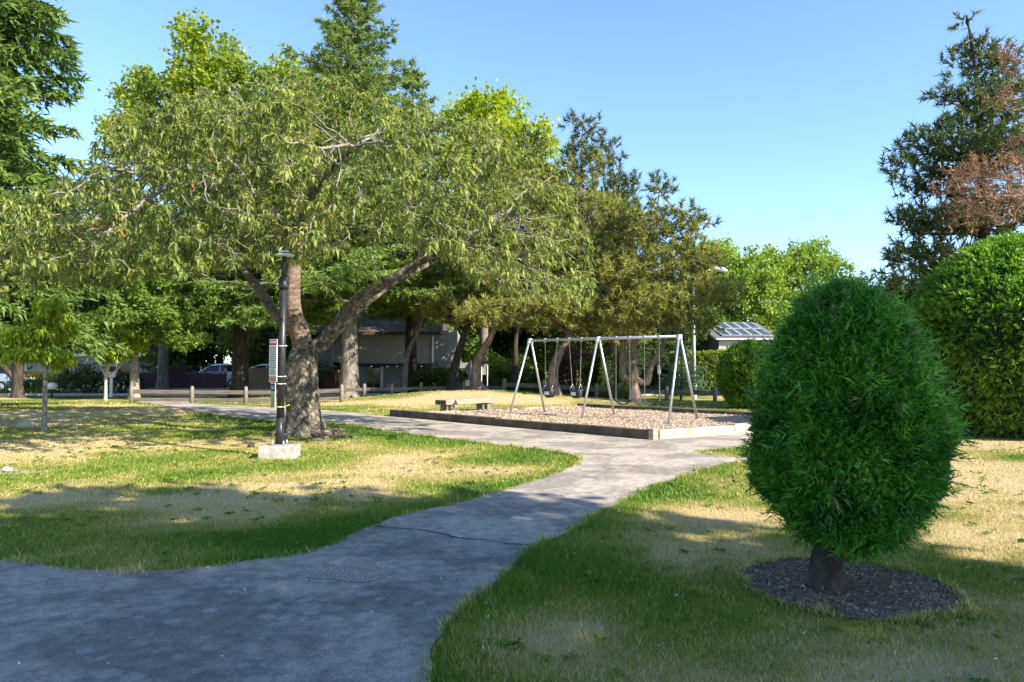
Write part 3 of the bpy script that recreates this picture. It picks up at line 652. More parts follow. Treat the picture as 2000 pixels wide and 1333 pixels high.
def fill_poly(name, poly, dz, mat, grid=.6, reg=None, lump=0):
    lo = poly.min(0); hi = poly.max(0); gx_, gy_ = np.meshgrid(np.arange(lo[0], hi[0], grid), np.arange(lo[1], hi[1], grid)); q = np.stack([gx_.ravel(), gy_.ravel()], 1)
    q = q[inside(poly, q[:, 0], q[:, 1])]; q = q[segdist(poly, q[:, 0], q[:, 1]) > grid * .3]
    pts = [Vector(p) for p in np.concatenate([poly, q]).tolist()]
    vs, _, fs, *_ = delaunay_2d_cdt(pts, [], [list(range(len(poly)))], 1, 1e-5)
    v = np.array([(p.x, p.y) for p in vs]); z = zg(v[:, 0], v[:, 1]) + dz
    if lump: z = z + lump * (fbm(v[:, 0] * 1.3, v[:, 1] * 1.3, 8, 3) - .5)
    me = bpy.data.meshes.new(name); me.from_pydata(np.column_stack([v, z]).tolist(), [], [list(t) for t in fs]); me.polygons.foreach_set('use_smooth', [True] * len(me.polygons)); me.update()
    o = link(name, me, mat)
    if len(me.polygons) and me.polygons[0].normal.z < 0: me.flip_normals()
    return o
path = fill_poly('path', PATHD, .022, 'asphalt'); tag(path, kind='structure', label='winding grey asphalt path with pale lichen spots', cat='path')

# street behind the park, with kerb
st = MB(); st.box((0, 42.0, .04), (160, 6.5, .05)); tag(st.build('street', 'street_asphalt'), kind='structure', label='shaded residential street behind the park', cat='street')
kb = MB(); kb.box((0, 45.4, .09), (160, .25, .16)); kb.box((0, 38.6, .06), (160, .2, .12)); tag(kb.build('kerb', 'kerb_concrete'), kind='structure', label='concrete kerbs along the street', cat='kerb')

# ------------------------------------------------------------------ wood chip pit with timber edging
pit_poly = np.array([P1, P2, P3, P4])
chip_bed = fill_poly('wood_chip_bed', pit_poly, .10, 'chip_bed', .35, lump=.09); tag(chip_bed, kind='structure', label='bed of pale wood chips under the swings', cat='play surface')
n = 40000; a = R.random(n); b = R.random(n); q = P1 + a[:, None] * (P2 - P1) + b[:, None] * (P4 - P1)
pz = .10 + .09 * (fbm(q[:, 0] * 1.3, q[:, 1] * 1.3, 8, 3) - .5) + zg(q[:, 0], q[:, 1])
D = rdir(n); D[:, 2] = D[:, 2] * .25 + .1
chips = leaf_obj('wood_chips', diamonds(np.column_stack([q, pz + .006]), D, .03 + .05 * R.random(n), .018), R.random(n), 'wood_chip'); tag(chips, 'loose wood chips covering the swing pit', 'wood chips', kind='stuff')
edg = empty('timber_edging', (*P2, 0), 'timber edging with shade-darkened sides framing the square wood chip pit', 'edging')
def timber_run(a, b, nseg, mat, w=.2, h=.24, lab=None):
    a = np.array(a); b = np.array(b); d = (b - a) / nseg; ang = math.atan2(d[1], d[0])
    for i in range(nseg):
        p = a + d * i; L = np.linalg.norm(d) - .012
        mb = MB(); mb.box((0, 0, 0), (L, w, h)); o = mb.build('timber', mat, edg, .014); c = p + d / 2
        o.location = (c[0] - P2[0], c[1] - P2[1], zgf(*c) + h / 2 - .02 + random.uniform(-.012, .012)); o.rotation_euler = (random.uniform(-.02, .02), 0, ang + random.uniform(-.006, .006))
timber_run(P1, P2, 4, 'shaded_timber'); timber_run(P4, P3, 4, 'shaded_timber'); timber_run(P2 + (.12, .08), P3, 3, 'sunlit_timber'); timber_run(P1, P4, 3, 'sunlit_timber', .2, .13)  # sides turned from the sun painted dark, sunward sides pale
mb = MB(); mb.box((0, 0, 0), (.16, .2, .26)); o = mb.build('corner_post', 'bench_wood', edg, .012); o.location = (.02, -.02, .12); o.rotation_euler[2] = math.radians(-44)
for t_ in (.50, .56, .64):                                       # short stakes on the far left side
    q = P1 + (P4 - P1) * t_; mb = MB(); mb.box((0, 0, 0), (.09, .06, .24)); o = mb.build('stake', 'weathered_wood', edg, .008); o.location = (q[0] - P2[0] + .10, q[1] - P2[1] - .16, .12)

# ------------------------------------------------------------------ swing frame and swings
BA = np.array([.57, 22.5]); BC = np.array([4.56, 19.5]); BH = 2.40
bd = (BC - BA) / np.linalg.norm(BC - BA); bp = np.array([-bd[1], bd[0]]); bp = bp if bp[1] > 0 else -bp
fr = empty('swing_frame', (*((BA + BC) / 2), 0), 'galvanised steel swing frame with three slanting leg pairs on wood chips', 'swing frame')
o0 = np.array([*((BA + BC) / 2), 0.])
def L3(p, z): return np.array([p[0], p[1], z]) - o0
mb = MB(); mb.tube([L3(BA - bd * .06, BH), L3(BC + bd * .06, BH)], .042, 14); mb.build('top_rail', 'galvanised', fr)
for k, t_ in enumerate((0, .492, 1)):
    c = BA + (BC - BA) * t_
    for s_ in (-1, 1):
        ft = c + bp * s_ * .98 + bd * ((-.10, 0, .10)[k])
        mb = MB(); mb.tube([L3(c + bp * s_ * .05, BH - .02), L3(ft, zgf(*ft) + .02)], .034, 12); mb.build('leg', 'galvanised', fr)
    mb = MB(); mb.tube([L3(c - bd * .06, BH), L3(c + bd * .06, BH)], .058, 12); mb.tube([L3(c - bp * .10, BH - .10), L3(c, BH - .005), L3(c + bp * .10, BH - .10)], .046, 10); mb.build('bracket', 'lamp_grey', fr)
def chain_mesh(a, b):
    a = Vector(a); b = Vector(b); L = (b - a).length; k = max(4, int(L / .042)); mb = MB(); d = (b - a) / k
    x = d.normalized(); y = x.cross(Vector((0.3, 1, 0))).normalized(); z = x.cross(y)
    for i in range(k):
        s, t = (y, z) if i % 2 else (z, y); p = a + d * (i - .12); q = a + d * (i + 1.12); w = .013; h = .006
        for sg in (-1, 1):
            e = s * sg * w
            mb.add([p + t * h, p + e + d * .25 + t * h, q + e - d * .25 + t * h, q + t * h, p - t * h, p + e * .35 + d * .25 - t * h, q + e * .35 - d * .25 - t * h, q - t * h], [(0, 1, 2, 3), (7, 6, 5, 4), (0, 4, 5, 1), (1, 5, 6, 2), (2, 6, 7, 3)])
    return mb
def swing(t0, t1, kind, label, off=(0, 0)):
    c0 = BA + (BC - BA) * t0; c1 = BA + (BC - BA) * t1; c = (c0 + c1) / 2; cc = c + bp * off[1]
    zs = .56 if kind == 'belt' else .80
    root = empty(kind + '_swing', (*c, 0), label, 'swing', 'swings hanging from the frame'); oo = np.array([*c, 0.])
    hw = (.23 if kind == 'belt' else .14)
    for sgn, p in ((-1, c0), (1, c1)):
        top = np.array([*p, BH - .06]); bot = np.array([*(cc + bd * sgn * hw), zs + (.07 if kind == 'belt' else .25)])
        mb = chain_mesh(top - oo, bot - oo); mb.tube([top - oo + (0, 0, .11), top - oo - (0, 0, .02)], .05, 8); mb.build('chain', 'chain_metal', root)
        if kind == 'bucket':
            mb = MB()
            for s2 in (-1, 1): mb.tube([bot - oo, np.array([*(cc + bd * sgn * .15 + bp * s2 * .13), zs + .06]) - oo], .009, 6)
            mb.tube([np.array([*(cc + bd * sgn * .15 - bp * .13), zs + .06]) - oo, np.array([*(cc + bd * sgn * .15 + bp * .13), zs + .06]) - oo], .009, 6)
            mb.build('hanger', 'chain_metal', root)
    mb = MB()
    if kind == 'belt':
        m = 14
        for i in range(m):
            def pt(u, w, dz): 
                q = cc + bd * (-.25 + .5 * u) + bp * w; return np.array([*q, zs + .07 - .13 * math.sin(math.pi * u) + dz]) - oo
            u0, u1 = i / m, (i + 1) / m
            mb.add([pt(u0, -.075, 0), pt(u1, -.075, 0), pt(u1, .075, 0), pt(u0, .075, 0), pt(u0, -.075, -.018), pt(u1, -.075, -.018), pt(u1, .075, -.018), pt(u0, .075, -.018)], [(0, 1, 2, 3), (7, 6, 5, 4), (0, 4, 5, 1), (2, 6, 7, 3)], True)
        mb.build('seat', 'seat_rubber', root)
    else:
        K = 20; prof = [(.09, .165, .15), (.07, .18, .16), (-.02, .175, .155), (-.10, .15, .13), (-.15, .10, .09), (-.155, .0, .0)]
        v = []; 
        for dz, ra, rb in prof:
            for k in range(K):
                th = 2 * math.pi * k / K; q = cc + bd * ra * math.cos(th) + bp * rb * math.sin(th); v.append(np.array([*q, zs + dz]) - oo)
        f = [(i * K + k, i * K + (k + 1) % K, (i + 1) * K + (k + 1) % K, (i + 1) * K + k) for i in range(len(prof) - 1) for k in range(K)]
        mb.add(v, f, True); s = mb.build('seat', 'seat_rubber', root); md = s.modifiers.new('wall', 'SOLIDIFY'); md.thickness = .018
        mb = MB(); mb.box(np.array([*(cc - bp * .17), zs - .03]) - oo, (.16, .012, .10), math.atan2(bd[1], bd[0])); mb.build('seat_patch', 'lamp_grey', root)
        mb = MB(); mb.tube([np.array([*(cc + bd * .18 * math.cos(th) + bp * .16 * math.sin(th)), zs + .09]) - oo for th in np.linspace(0, 2 * math.pi, 21)], .013, 6, False); mb.build('rim', 'black_paint', root)
swing(.114, .204, 'bucket', 'black bucket swing nearest the swing frame\'s outer leg pair beside the bench', (0, -.1))
swing(.2895, .376, 'bucket', 'black bucket swing hanging next to the middle leg pair', (0, .05))
swing(.61, .6965, 'belt', 'black belt swing hanging next to the middle leg pair')
swing(.79, .88, 'belt', 'black belt swing with worn grey seat nearest the round hedge bushes')

# ------------------------------------------------------------------ bench
bo = np.array([*gat(872, 809)[:2], 0]); bo[2] = zgf(*bo[:2]) + .10; ang = math.radians(48); bl_, bw_ = 2.35, .56
bench = empty('bench', bo, 'low backless bench of heavy weathered timbers beside the wood chip pit', 'bench', rz=ang)
for k in range(2):
    mb = MB(); mb.box((bl_ / 2, bw_ * (.25 + .5 * k), .275), (bl_, bw_ / 2 - .012, .17)); mb.build('seat_beam', 'bench_wood', bench, .015); mb = MB(); mb.box((-.004, bw_ * (.25 + .5 * k), .275), (.03, bw_ / 2 - .04, .14)); mb.build('shaded_end_grain', 'shaded_timber', bench, .004)  # dark slab on one end only: its shade is painted in
for x_ in (.30, bl_ - .30):
    mb = MB(); mb.box((x_, bw_ / 2, .165), (.14, bw_ - .02, .05)); mb.build('crosspiece', 'shaded_timber', bench, .008)
    for y_ in (.08, bw_ - .08):
        mb = MB(); mb.box((x_, y_, .02), (.16, .15, .25)); mb.build('leg', 'weathered_wood', bench, .01)

# ------------------------------------------------------------------ black lamp post with park signs on a concrete block
lb = gat(546, 894); LY = 12.55; lx = at(546, 880, LY)[0]; lz = zgf(lx, LY)
blk = MB(); blk.box((0, 0, .08), (.64, .46, .27)); block = blk.build('concrete_footing', 'concrete', None, .018, 3); block.location = (lx, LY, lz); block.rotation_euler[2] = math.radians(6)
tag(block, 'pale rectangular concrete footing under the black lamp post', 'footing')
lamp = empty('lamp_post', (lx, LY, lz + .215), 'slim black lamp post with flat round head standing on a concrete footing', 'lamp post')
tl = .05
def lp(z): return (tl * z / 3.4, 0, z)
mb = MB(); mb.box((0, 0, .012), (.24, .24, .024)); mb.build('base_plate', 'galvanised', lamp, .004)
for sx in (-1, 1):
    for sy in (-1, 1):
        mb = MB(); mb.tube([(sx * .095, sy * .095, .02), (sx * .095, sy * .095, .085)], .014, 8); mb.tube([(sx * .095, sy * .095, .03), (sx * .095, sy * .095, .05)], .024, 6); mb.build('anchor_bolt', 'chain_metal', lamp)
mb = MB(); mb.tube([lp(.02), lp(.45)], .074, 18); mb.tube([lp(.45), lp(.47)], [.074, .066], 18); mb.tube([lp(.46), lp(2.75)], [.066, .062], 18); mb.build('pole', 'black_paint', lamp)
mb = MB(); mb.box((.065, -.03, .33), (.03, .06, .09)); mb.build('hand_hole_cover', 'black_paint', lamp, .006)
mb = MB(); mb.tube([lp(2.73), lp(2.78), lp(2.9), lp(2.96)], [.085, .092, .088, .05], 16); mb.build('collar', 'black_paint', lamp)
mb = MB(); mb.tube([lp(2.94), lp(3.32)], [.046, .042], 14); mb.build('neck', 'black_paint', lamp)
hx = lp(3.34)[0]
mb = MB(); mb.lathe([(0, 0.001), (0, .10), (.015, .17), (.028, .172), (.045, .12), (.06, .001)], (hx, 0, 3.30), 24); mb.build('lamp_head', 'lamp_grey', lamp)
mb = MB(); mb.box((hx + .02, -.02, 3.385), (.14, .10, .035)); mb.build('head_cap', 'galvanised', lamp, .008)
mb = MB(); mb.tube([(hx - .07, -.05, 3.33), (hx - .07, -.05, 3.41), (hx - .04, -.05, 3.45)], .008, 6); mb.build('bird_spike', 'lamp_grey', lamp)
def lat(px, py): p = at(px, py, LY - .08); return p - np.array([lx, LY, lz + .215])
def sign_on_post(label, zt, zb, wid, rows, cx, heads, mats, ang):
    root = empty('park_sign', (lx + cx, LY - .07, lz + .215), label, 'sign', rz=ang); H_ = zt - zb
    mb = MB(); mb.box((0, 0, (zt + zb) / 2), (wid, .008, H_)); mb.build('panel', 'trim_white', root, .002)
    for (za, zb_, mm) in heads:
        mb = MB(); mb.box((0, -.006, (za + zb_) / 2), (wid - .022, .004, abs(za - zb_))); mb.build('printed_field', mm, root)
    rr = random.Random(4)
    for (z_, mm, nw, hh, full) in rows:
        mb = MB(); x_ = -wid / 2 + .028
        while x_ < wid / 2 - .03 and (full or x_ < wid * (.1 + .35 * rr.random())):
            w_ = rr.uniform(.012, .036); w_ = min(w_, wid / 2 - .024 - x_)
            if w_ < .006: break
            mb.box((x_ + w_ / 2, -.0095, z_), (w_, .002, hh)); x_ += w_ + .007
        if mb.v: mb.build('text_line', mm, root)
    return root
zt = Zat(663, LY - .1) - lz - .215; z1 = Zat(676, LY - .1) - lz - .215; z2 = Zat(735, LY - .1) - lz - .215; z3 = Zat(747, LY - .1) - lz - .215
rows = [(z1 - .03 - k * (z1 - z2 - .05) / 12.5, 'sign_ink', 1, .018, k not in (2, 6, 10)) for k in range(13)]
rows += [(zt - .05, 'trim_white', 1, .034, True)] + [(z2 - .025 - k * .034, 'sign_cream', 1, .010, True) for k in range(3)]
sign_on_post('tall narrow park sign with red header and many text lines on lamp post', zt, z3, .235, rows, -.105, [(zt - .012, z1 + .012, 'sign_red'), (z1 - .006, z2 + .006, 'sign_cream'), (z2 - .006, z3 + .012, 'sign_red')], None, math.radians(-38))
z4 = z3 - .01; z5 = Zat(798, LY - .1) - lz - .215
sign_on_post('narrow pale green notice below the red header park sign on lamp post', z4, z5, .17, [(z4 - .06 - k * .035, 'trim_white', 1, .012, True) for k in range(2)] + [(z4 - .2 - k * .04, 'sign_ink', 1, .012, k != 3) for k in range(6)], -.10, [(z4 - .015, z4 - .15, 'sign_blue'), (z4 - .16, z5 + .015, 'sign_green')], None, math.radians(-44))
for z_ in (z1 - .0, z2 - .01, z3 - .03, z5 + .02):
    mb = MB(); x_ = lp(z_)[0]; mb.tube([(x_ + .069 * math.cos(t_), .069 * math.sin(t_), z_) for t_ in np.linspace(0, 2 * math.pi, 21)], .007, 6, False)
    mb.tube([(x_ + .05, -.05, z_), (x_ + .10, -.07, z_ + .005)], .009, 6); mb.build('strap', 'white_paint', lamp)
mb = MB(); mb.tube([(.06, -.05, z5 + .02), (.12, -.07, z5 + .035), (.19, -.07, z5 + .06)], .007, 6); mb.build('strap_tail', 'strap_yellow', lamp)

# ------------------------------------------------------------------ cherry tree
CY = 17.2; cb = np.array([*gat(595, 846)[:2], 0.]); CY = cb[1]; cb[2] = zgf(cb[0], CY)
cherry = empty('cherry_tree', cb, 'old spreading cherry tree with forked lichen-spotted trunk and drooping leaves', 'tree')
def cl(px, py, dy=0): return tuple(at(px, py, CY + dy) - cb)
T0 = [(0, 0, -.15), cl(594, 812), cl(590, 760), cl(590, 715), cl(596, 685)]
TA = [cl(586, 655), cl(574, 610), cl(571, 560, .1), cl(577, 505, .2), cl(582, 450, .3), cl(576, 390, .4), cl(560, 320, .5)]
TB = [cl(628, 672, -.1), cl(656, 640, -.3), cl(690, 594, -.6), cl(748, 556, -.9), (cl(822, 512, -1.3)), cl(905, 470, -1.8)]
TC = [cl(640, 662, .2), cl(690, 612, .6), cl(750, 566, 1.0), cl(830, 520, 1.5), cl(930, 470, 2.0)]
TD = [cl(545, 622, .4), cl(512, 575, .9), cl(470, 520, 1.4), cl(410, 460, 1.9)]
TE = [cl(555, 440, -.5), cl(500, 400, -1.4), cl(420, 370, -2.3), cl(330, 360, -3.0)]
TF = [cl(600, 400, -.6), cl(640, 340, -1.5), cl(690, 290, -2.3)]
RT = [.37, .36, .35, .345, .29]
segs = [(T0, RT, None, 0), (TA, [.22, .19, .175, .16, .14, .11, .07], 0, 4), (TB, [.18, .155, .135, .11, .075, .035], 0, 4), (TC, [.12, .105, .085, .06, .03], 0, 4), (TD, [.12, .11, .09, .06], 1, 0), (TE, [.10, .085, .07, .045], 1, 3), (TF, [.09, .07, .045], 1, 4)]
mb = MB(); trunk_tube(mb, T0, RT, 28, .05, .07, 10, 5, .75); mb.build('trunk', 'cherry_bark', cherry)
for k, (pts, rad, ps, pi) in enumerate(segs[1:]):
    a0 = segs[ps][0][pi]; mb = MB(); back = tuple(np.array(a0) - (np.array(pts[0]) - np.array(a0)) * .25)
    trunk_tube(mb, [a0] + list(pts), [rad[0] * 1.12] + list(rad), 14, .04, .06, 8, 6 + k); mb.build('limb', 'cherry_stem_bark' if k in (0, 3) else 'cherry_bark', cherry)
n = 19000; A = rdir(n) * (.25 + .75 * R.random(n)[:, None] ** (1 / 2.2)) * np.array([6.6, 5.2, 5.0]); A[:, 2] += 4.0; A[:, 0] += .1; A[:, 1] -= .6
A[:, 2] += .35 * np.sin(A[:, 0] * .9) + .3 * np.cos(A[:, 1] * 1.1)
rr_ = np.hypot(A[:, 0], A[:, 1]); low = 3.95 - .19 * rr_ + .5 * (fbm(A[:, 0] * .6 + 20, A[:, 1] * .6, 14, 2) - .5)
dens_ = fbm(A[:, 0] * .55 + 5, A[:, 1] * .55 + A[:, 2] * .7, 51, 3)
wx = A[:, 0] + cb[0]; wy = A[:, 1] + cb[1]; apx = 1000 + FPX * wx / wy; apy = 715 - FPX * (A[:, 2] + cb[2] - CAMZ) / wy
top_ = np.interp(apx, [-200, 0, 84, 161, 213, 258, 310, 387, 452, 516, 580, 645, 710, 774, 838, 903, 960, 1060, 1110, 1135, 1160, 1185], [430, 392, 345, 310, 205, 220, 182, 182, 158, 145, 145, 140, 168, 190, 192, 216, 228, 275, 335, 410, 490, 600])
bot_ = np.interp(apx, [-200, 0, 200, 350, 450, 600, 700, 800, 900, 1000, 1100, 1180], [590, 585, 570, 540, 525, 515, 480, 468, 530, 590, 605, 580])
A = A[(A[:, 2] > low) & (apy > top_ - 4 + 26 * (fbm(A[:, 0] * 1.1, A[:, 1] * 1.1, 19, 2) - .4) * 2 + 14 * R.normal(size=n)) & (apy < bot_) & (dens_ > .37)]
pos, par, ns, fx = grow([(list(p), r, a, b) for p, r, a, b in segs], A, .17, 2.4, .20, (0, 0, -.02), 170, .22)
r, end = radii(par, ns, fx, .0060, 2.45, .09)
v, f = skel_mesh(pos, par, r, ns, 5); link('branches', np_mesh('branches', v, [f], True), 'twig_bark', cherry)
sh = np.nonzero((r < .0135) & (np.arange(len(r)) >= ns))[0]
rep = R.integers(8, 14, len(sh)); rep = np.where(fbm(pos[sh][:, 0] * 1.6, pos[sh][:, 2] * 1.6 + pos[sh][:, 1] * 1.1, 66, 2) < .36, R.integers(0, 3, len(sh)), rep); j = np.repeat(sh, rep); n = len(j)
u = R.random(n)[:, None]; Pn = pos[j] * u + pos[par[j]] * (1 - u)
tw = unit(pos[j] - pos[par[j]]); out = unit(np.stack([R.normal(size=n), R.normal(size=n), np.zeros(n)], 1)); Ln = .12 + .09 * R.random(n)
D = out * .85 + tw * .5 + np.array([0, 0, -.15]) + R.normal(size=(n, 3)) * .25; 
def droopy(P, D, L, W):
    n = len(P); D = unit(D); L = L[:, None]; S = unit(np.cross(D, np.array([0, 0, 1.]) + .25 * R.normal(size=(n, 3)))); dn = np.array([0, 0, -1.])
    m1 = P + D * L * .50 + dn * L * .03; tip = P + D * L * .86 + dn * L * (.12 + .55 * R.random(n))[:, None]; Nn = np.cross(S, D); W = W[:, None]
    v = np.stack([P, m1 + S * W / 2 + Nn * W * .22, m1, m1 - S * W / 2 + Nn * W * .22, tip], 1).reshape(-1, 3); b = np.arange(n)[:, None] * 5
    return v, np.concatenate([b + np.array(q) for q in ((0, 2, 1), (0, 3, 2), (1, 2, 4), (2, 3, 4))]), 5
rn = np.clip(.12 + .6 * R.random(n) + .7 * (np.repeat(fbm(pos[sh][:, 0] * .9, pos[sh][:, 2] * .9 + pos[sh][:, 1], 61, 3), rep) - .4), 0, .97); rn = np.where(R.random(n) < .0025, 1, rn)
leaf_obj('crown', droopy(Pn, D, Ln, Ln * .30), rn, 'cherry_leaf', cherry)
print('cherry nodes', len(pos), 'leaves', n)
mb = MB(); rg = random.Random(3)                                   # surface roots at the foot
for a_, L_ in ((-.35, 1.3), (-.9, .9), (.25, .9), (3.3, .7), (-2.2, .6)):
    pts = []; 
    for i in range(7):
        q = .3 + L_ * i / 6; x_ = q * math.cos(a_ + .12 * i * rg.uniform(-1, 1)); y_ = q * math.sin(a_ + .1 * i * rg.uniform(-1, 1)); pts.append((x_, y_, zgf(cb[0] + x_, cb[1] + y_) - cb[2] + .05 - .012 * i))
    mb.tube(pts, [.11 - .013 * i for i in range(7)], 8)
mb.build('roots', 'cherry_bark', cherry)

# ------------------------------------------------------------------ clipped evergreens
tb = np.array([2.24, 5.18, 0.]); bush = empty('egg_shaped_shrub', tb, 'dark green egg-shaped clipped conifer on a short trunk in a mulch circle', 'shrub')
prof = [(.25, .05), (.30, .15), (.37, .28), (.46, .39), (.57, .48), (.72, .56), (.9, .605), (1.05, .612), (1.28, .595), (1.48, .55), (1.66, .49), (1.84, .41), (1.98, .32), (2.08, .23), (2.14, .13), (2.18, .03)]
mb = MB(); trunk_tube(mb, [(0, 0, -.1), (.0, 0, .12), (.05, .02, .35), (.12, .05, .9)], [.125, .105, .10, .06], 14, .07, .06, 6, 3, .2); mb.build('trunk', 'dark_bark', bush)
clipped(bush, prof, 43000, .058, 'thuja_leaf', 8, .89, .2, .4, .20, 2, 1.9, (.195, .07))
bg_ = foot(1985, 16.7); big = empty('tall_rounded_hedge', bg_, 'tall rounded sunlit clipped conifer taller than the other shrubs', 'shrub')
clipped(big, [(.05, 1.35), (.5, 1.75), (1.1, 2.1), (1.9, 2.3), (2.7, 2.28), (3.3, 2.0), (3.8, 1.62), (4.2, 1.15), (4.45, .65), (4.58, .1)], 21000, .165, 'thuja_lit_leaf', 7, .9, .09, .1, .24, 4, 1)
mb = MB(); trunk_tube(mb, [(0, 0, -.1), (0, 0, .5), (.05, 0, 1.5)], [.2, .17, .1], 10, .07, .06, 5, 3, .3); mb.build('trunk', 'dark_bark', big)
b2 = foot(1466, 27.4); sb = empty('round_clipped_shrub', b2, 'sunlit yellow-green round clipped shrub near the log fence', 'shrub')
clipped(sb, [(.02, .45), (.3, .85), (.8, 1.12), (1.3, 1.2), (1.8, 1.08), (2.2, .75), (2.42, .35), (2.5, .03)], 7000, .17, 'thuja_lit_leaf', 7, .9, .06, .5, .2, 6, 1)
mb = MB(); trunk_tube(mb, [(0, 0, -.1), (0, 0, .4), (.05, 0, .9)], [.13, .11, .07], 8, .07, .06, 4, 3, .3); mb.build('trunk', 'dark_bark', sb)

# mulch circle with bark chips
th = np.arange(72) * 2 * np.pi / 72; mp = MULCH + np.stack([np.cos(th), np.sin(th)], 1) * (MR * (1 + .05 * (fbm(th * 2, th * 0, 7, 3) - .5)))[:, None]
mulch = fill_poly('mulch_circle', mp, .016, 'mulch_soil', .07, lump=.02); tag(mulch, kind='structure', label='round bed of dark mulch under the egg-shaped shrub', cat='mulch bed')
n = 5200; q = MULCH + (np.sqrt(R.random(n)) * MR * .98)[:, None] * np.stack([np.cos(t_ := R.random(n) * 6.283), np.sin(t_)], 1)
z = .018 + .02 * (fbm(q[:, 0] * 1.3, q[:, 1] * 1.3, 8, 3) - .5); D = rdir(n); D[:, 2] = np.abs(D[:, 2]) * .3
tag(leaf_obj('bark_chips', diamonds(np.column_stack([q, z + .004]), D, .015 + .035 * R.random(n) ** 2, .009), R.random(n), 'bark_chip'), 'dark bark chips scattered on the mulch circle', 'bark chips', kind='stuff')

# ------------------------------------------------------------------ tall trees behind the lawn
def off(base, px, py, Y): return tuple(at(px, py, Y) - base)
lam = lambda *a: a
# left conifer
b = foot(-70, 24); conifer('cypress_tree', b, 'towering dense green cypress with feathery drooping sprays at the lawn edge', 'tree', 25, 2.6, lambda t: 3.9 * (1 - t) ** .75 + .25, 330, lambda t: .10 + .35 * t, .28, .30, .10, 17, 'cypress_leaf', 'dark_bark', .5, spread=.38, hang=.45, gap=.26, stagger=.16, tipup=.1)
# deodar cedars
b = foot(683, 35.5); b[2] += 0
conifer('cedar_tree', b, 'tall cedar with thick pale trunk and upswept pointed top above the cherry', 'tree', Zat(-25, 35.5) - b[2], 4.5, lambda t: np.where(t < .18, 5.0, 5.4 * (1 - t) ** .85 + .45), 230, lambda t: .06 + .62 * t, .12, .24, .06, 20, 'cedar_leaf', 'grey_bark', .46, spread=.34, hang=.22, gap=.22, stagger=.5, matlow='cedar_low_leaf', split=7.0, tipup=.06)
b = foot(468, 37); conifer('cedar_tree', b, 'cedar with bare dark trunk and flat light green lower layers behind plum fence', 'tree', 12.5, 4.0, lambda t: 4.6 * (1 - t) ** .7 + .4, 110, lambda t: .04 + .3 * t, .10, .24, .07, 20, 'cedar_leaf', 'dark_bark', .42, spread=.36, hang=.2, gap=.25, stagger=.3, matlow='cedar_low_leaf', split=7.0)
b = foot(803, 41); conifer('cedar_tree', b, 'slender cedar with pointed top between the tall cedar and golden maple', 'tree', Zat(146, 41), 4.5, lambda t: 4.4 * (1 - t) ** .8 + .3, 170, lambda t: .06 + .45 * t, .10, .24, .07, 20, 'cedar_leaf', 'dark_bark', .36, spread=.34, hang=.22, gap=.25, stagger=.35, tipup=.06)
# maples in the back
def clumps(c, rx, ry, rz, k, r, seed, zlo=None):
    g = np.random.default_rng(seed); out = []
    for i in range(k):
        d = unit(g.normal(size=3)); q = np.array([c[0] + d[0] * rx, c[1] + d[1] * ry, c[2] + d[2] * rz]) ; s = r * g.uniform(.7, 1.3)
        q = np.array(c) + (q - np.array(c)) * g.uniform(.55, 1)
        if zlo and q[2] < zlo: q[2] = zlo
        out.append((*q, s * 1.1, s * 1.1, s * .85))
    return out
def bigmaple(px, ytop, Y, Rw, mat, label, seed, nl=26000, L=.26, name='maple_tree', zc=.62, k=26, rb=1.9, bark_m='grey_bark', group=None):
    b = foot(px, Y); H = Zat(ytop, Y) - b[2]
    return broadleaf(name, b, label, 'tree', H, H * .35, clumps((0, 0, H * zc), Rw, Rw, H * (1 - zc) - .6, k, rb, seed), mat, bark_m, 1500, .5, nl, L, L * .72, .34, .55, group=group, droop=.2, simple=True)
bigmaple(475, 35, 43, 5.6, 'maple_leaf', 'tall broad maple turning yellow behind the cherry tree', 13, 38000, k=40, rb=1.8)
bigmaple(318, 88, 45, 3.9, 'maple_leaf', 'yellowing maple standing beside the tallest maple', 4, 20000, k=18, rb=1.6)
bigmaple(596, 48, 47, 3.4, 'maple_leaf', 'yellow-green maple partly hidden by the tall cedar', 5, 20000, k=18, rb=1.6)
bigmaple(945, 150, 44, 3.4, 'maple_gold_leaf', 'bright golden maple rising above the cherry and pines', 6, 26000, k=20, rb=1.7)
# round maples beyond the solar roof
bigmaple(1448, 456, 82, 4.6, 'round_maple_leaf', 'round green tree behind the solar roof house', 7, 26000, .34, 'round_tree', .55, 26, 2.7)
bigmaple(1560, 466, 86, 4.8, 'round_maple_leaf', 'round green tree beyond the egg-shaped shrub', 8, 26000, .34, 'round_tree', .55, 26, 2.7)
bigmaple(1382, 472, 80, 3.6, 'round_maple_leaf', 'round green tree behind the street light', 9, 19000, .34, 'round_tree', .55, 18, 2.2)

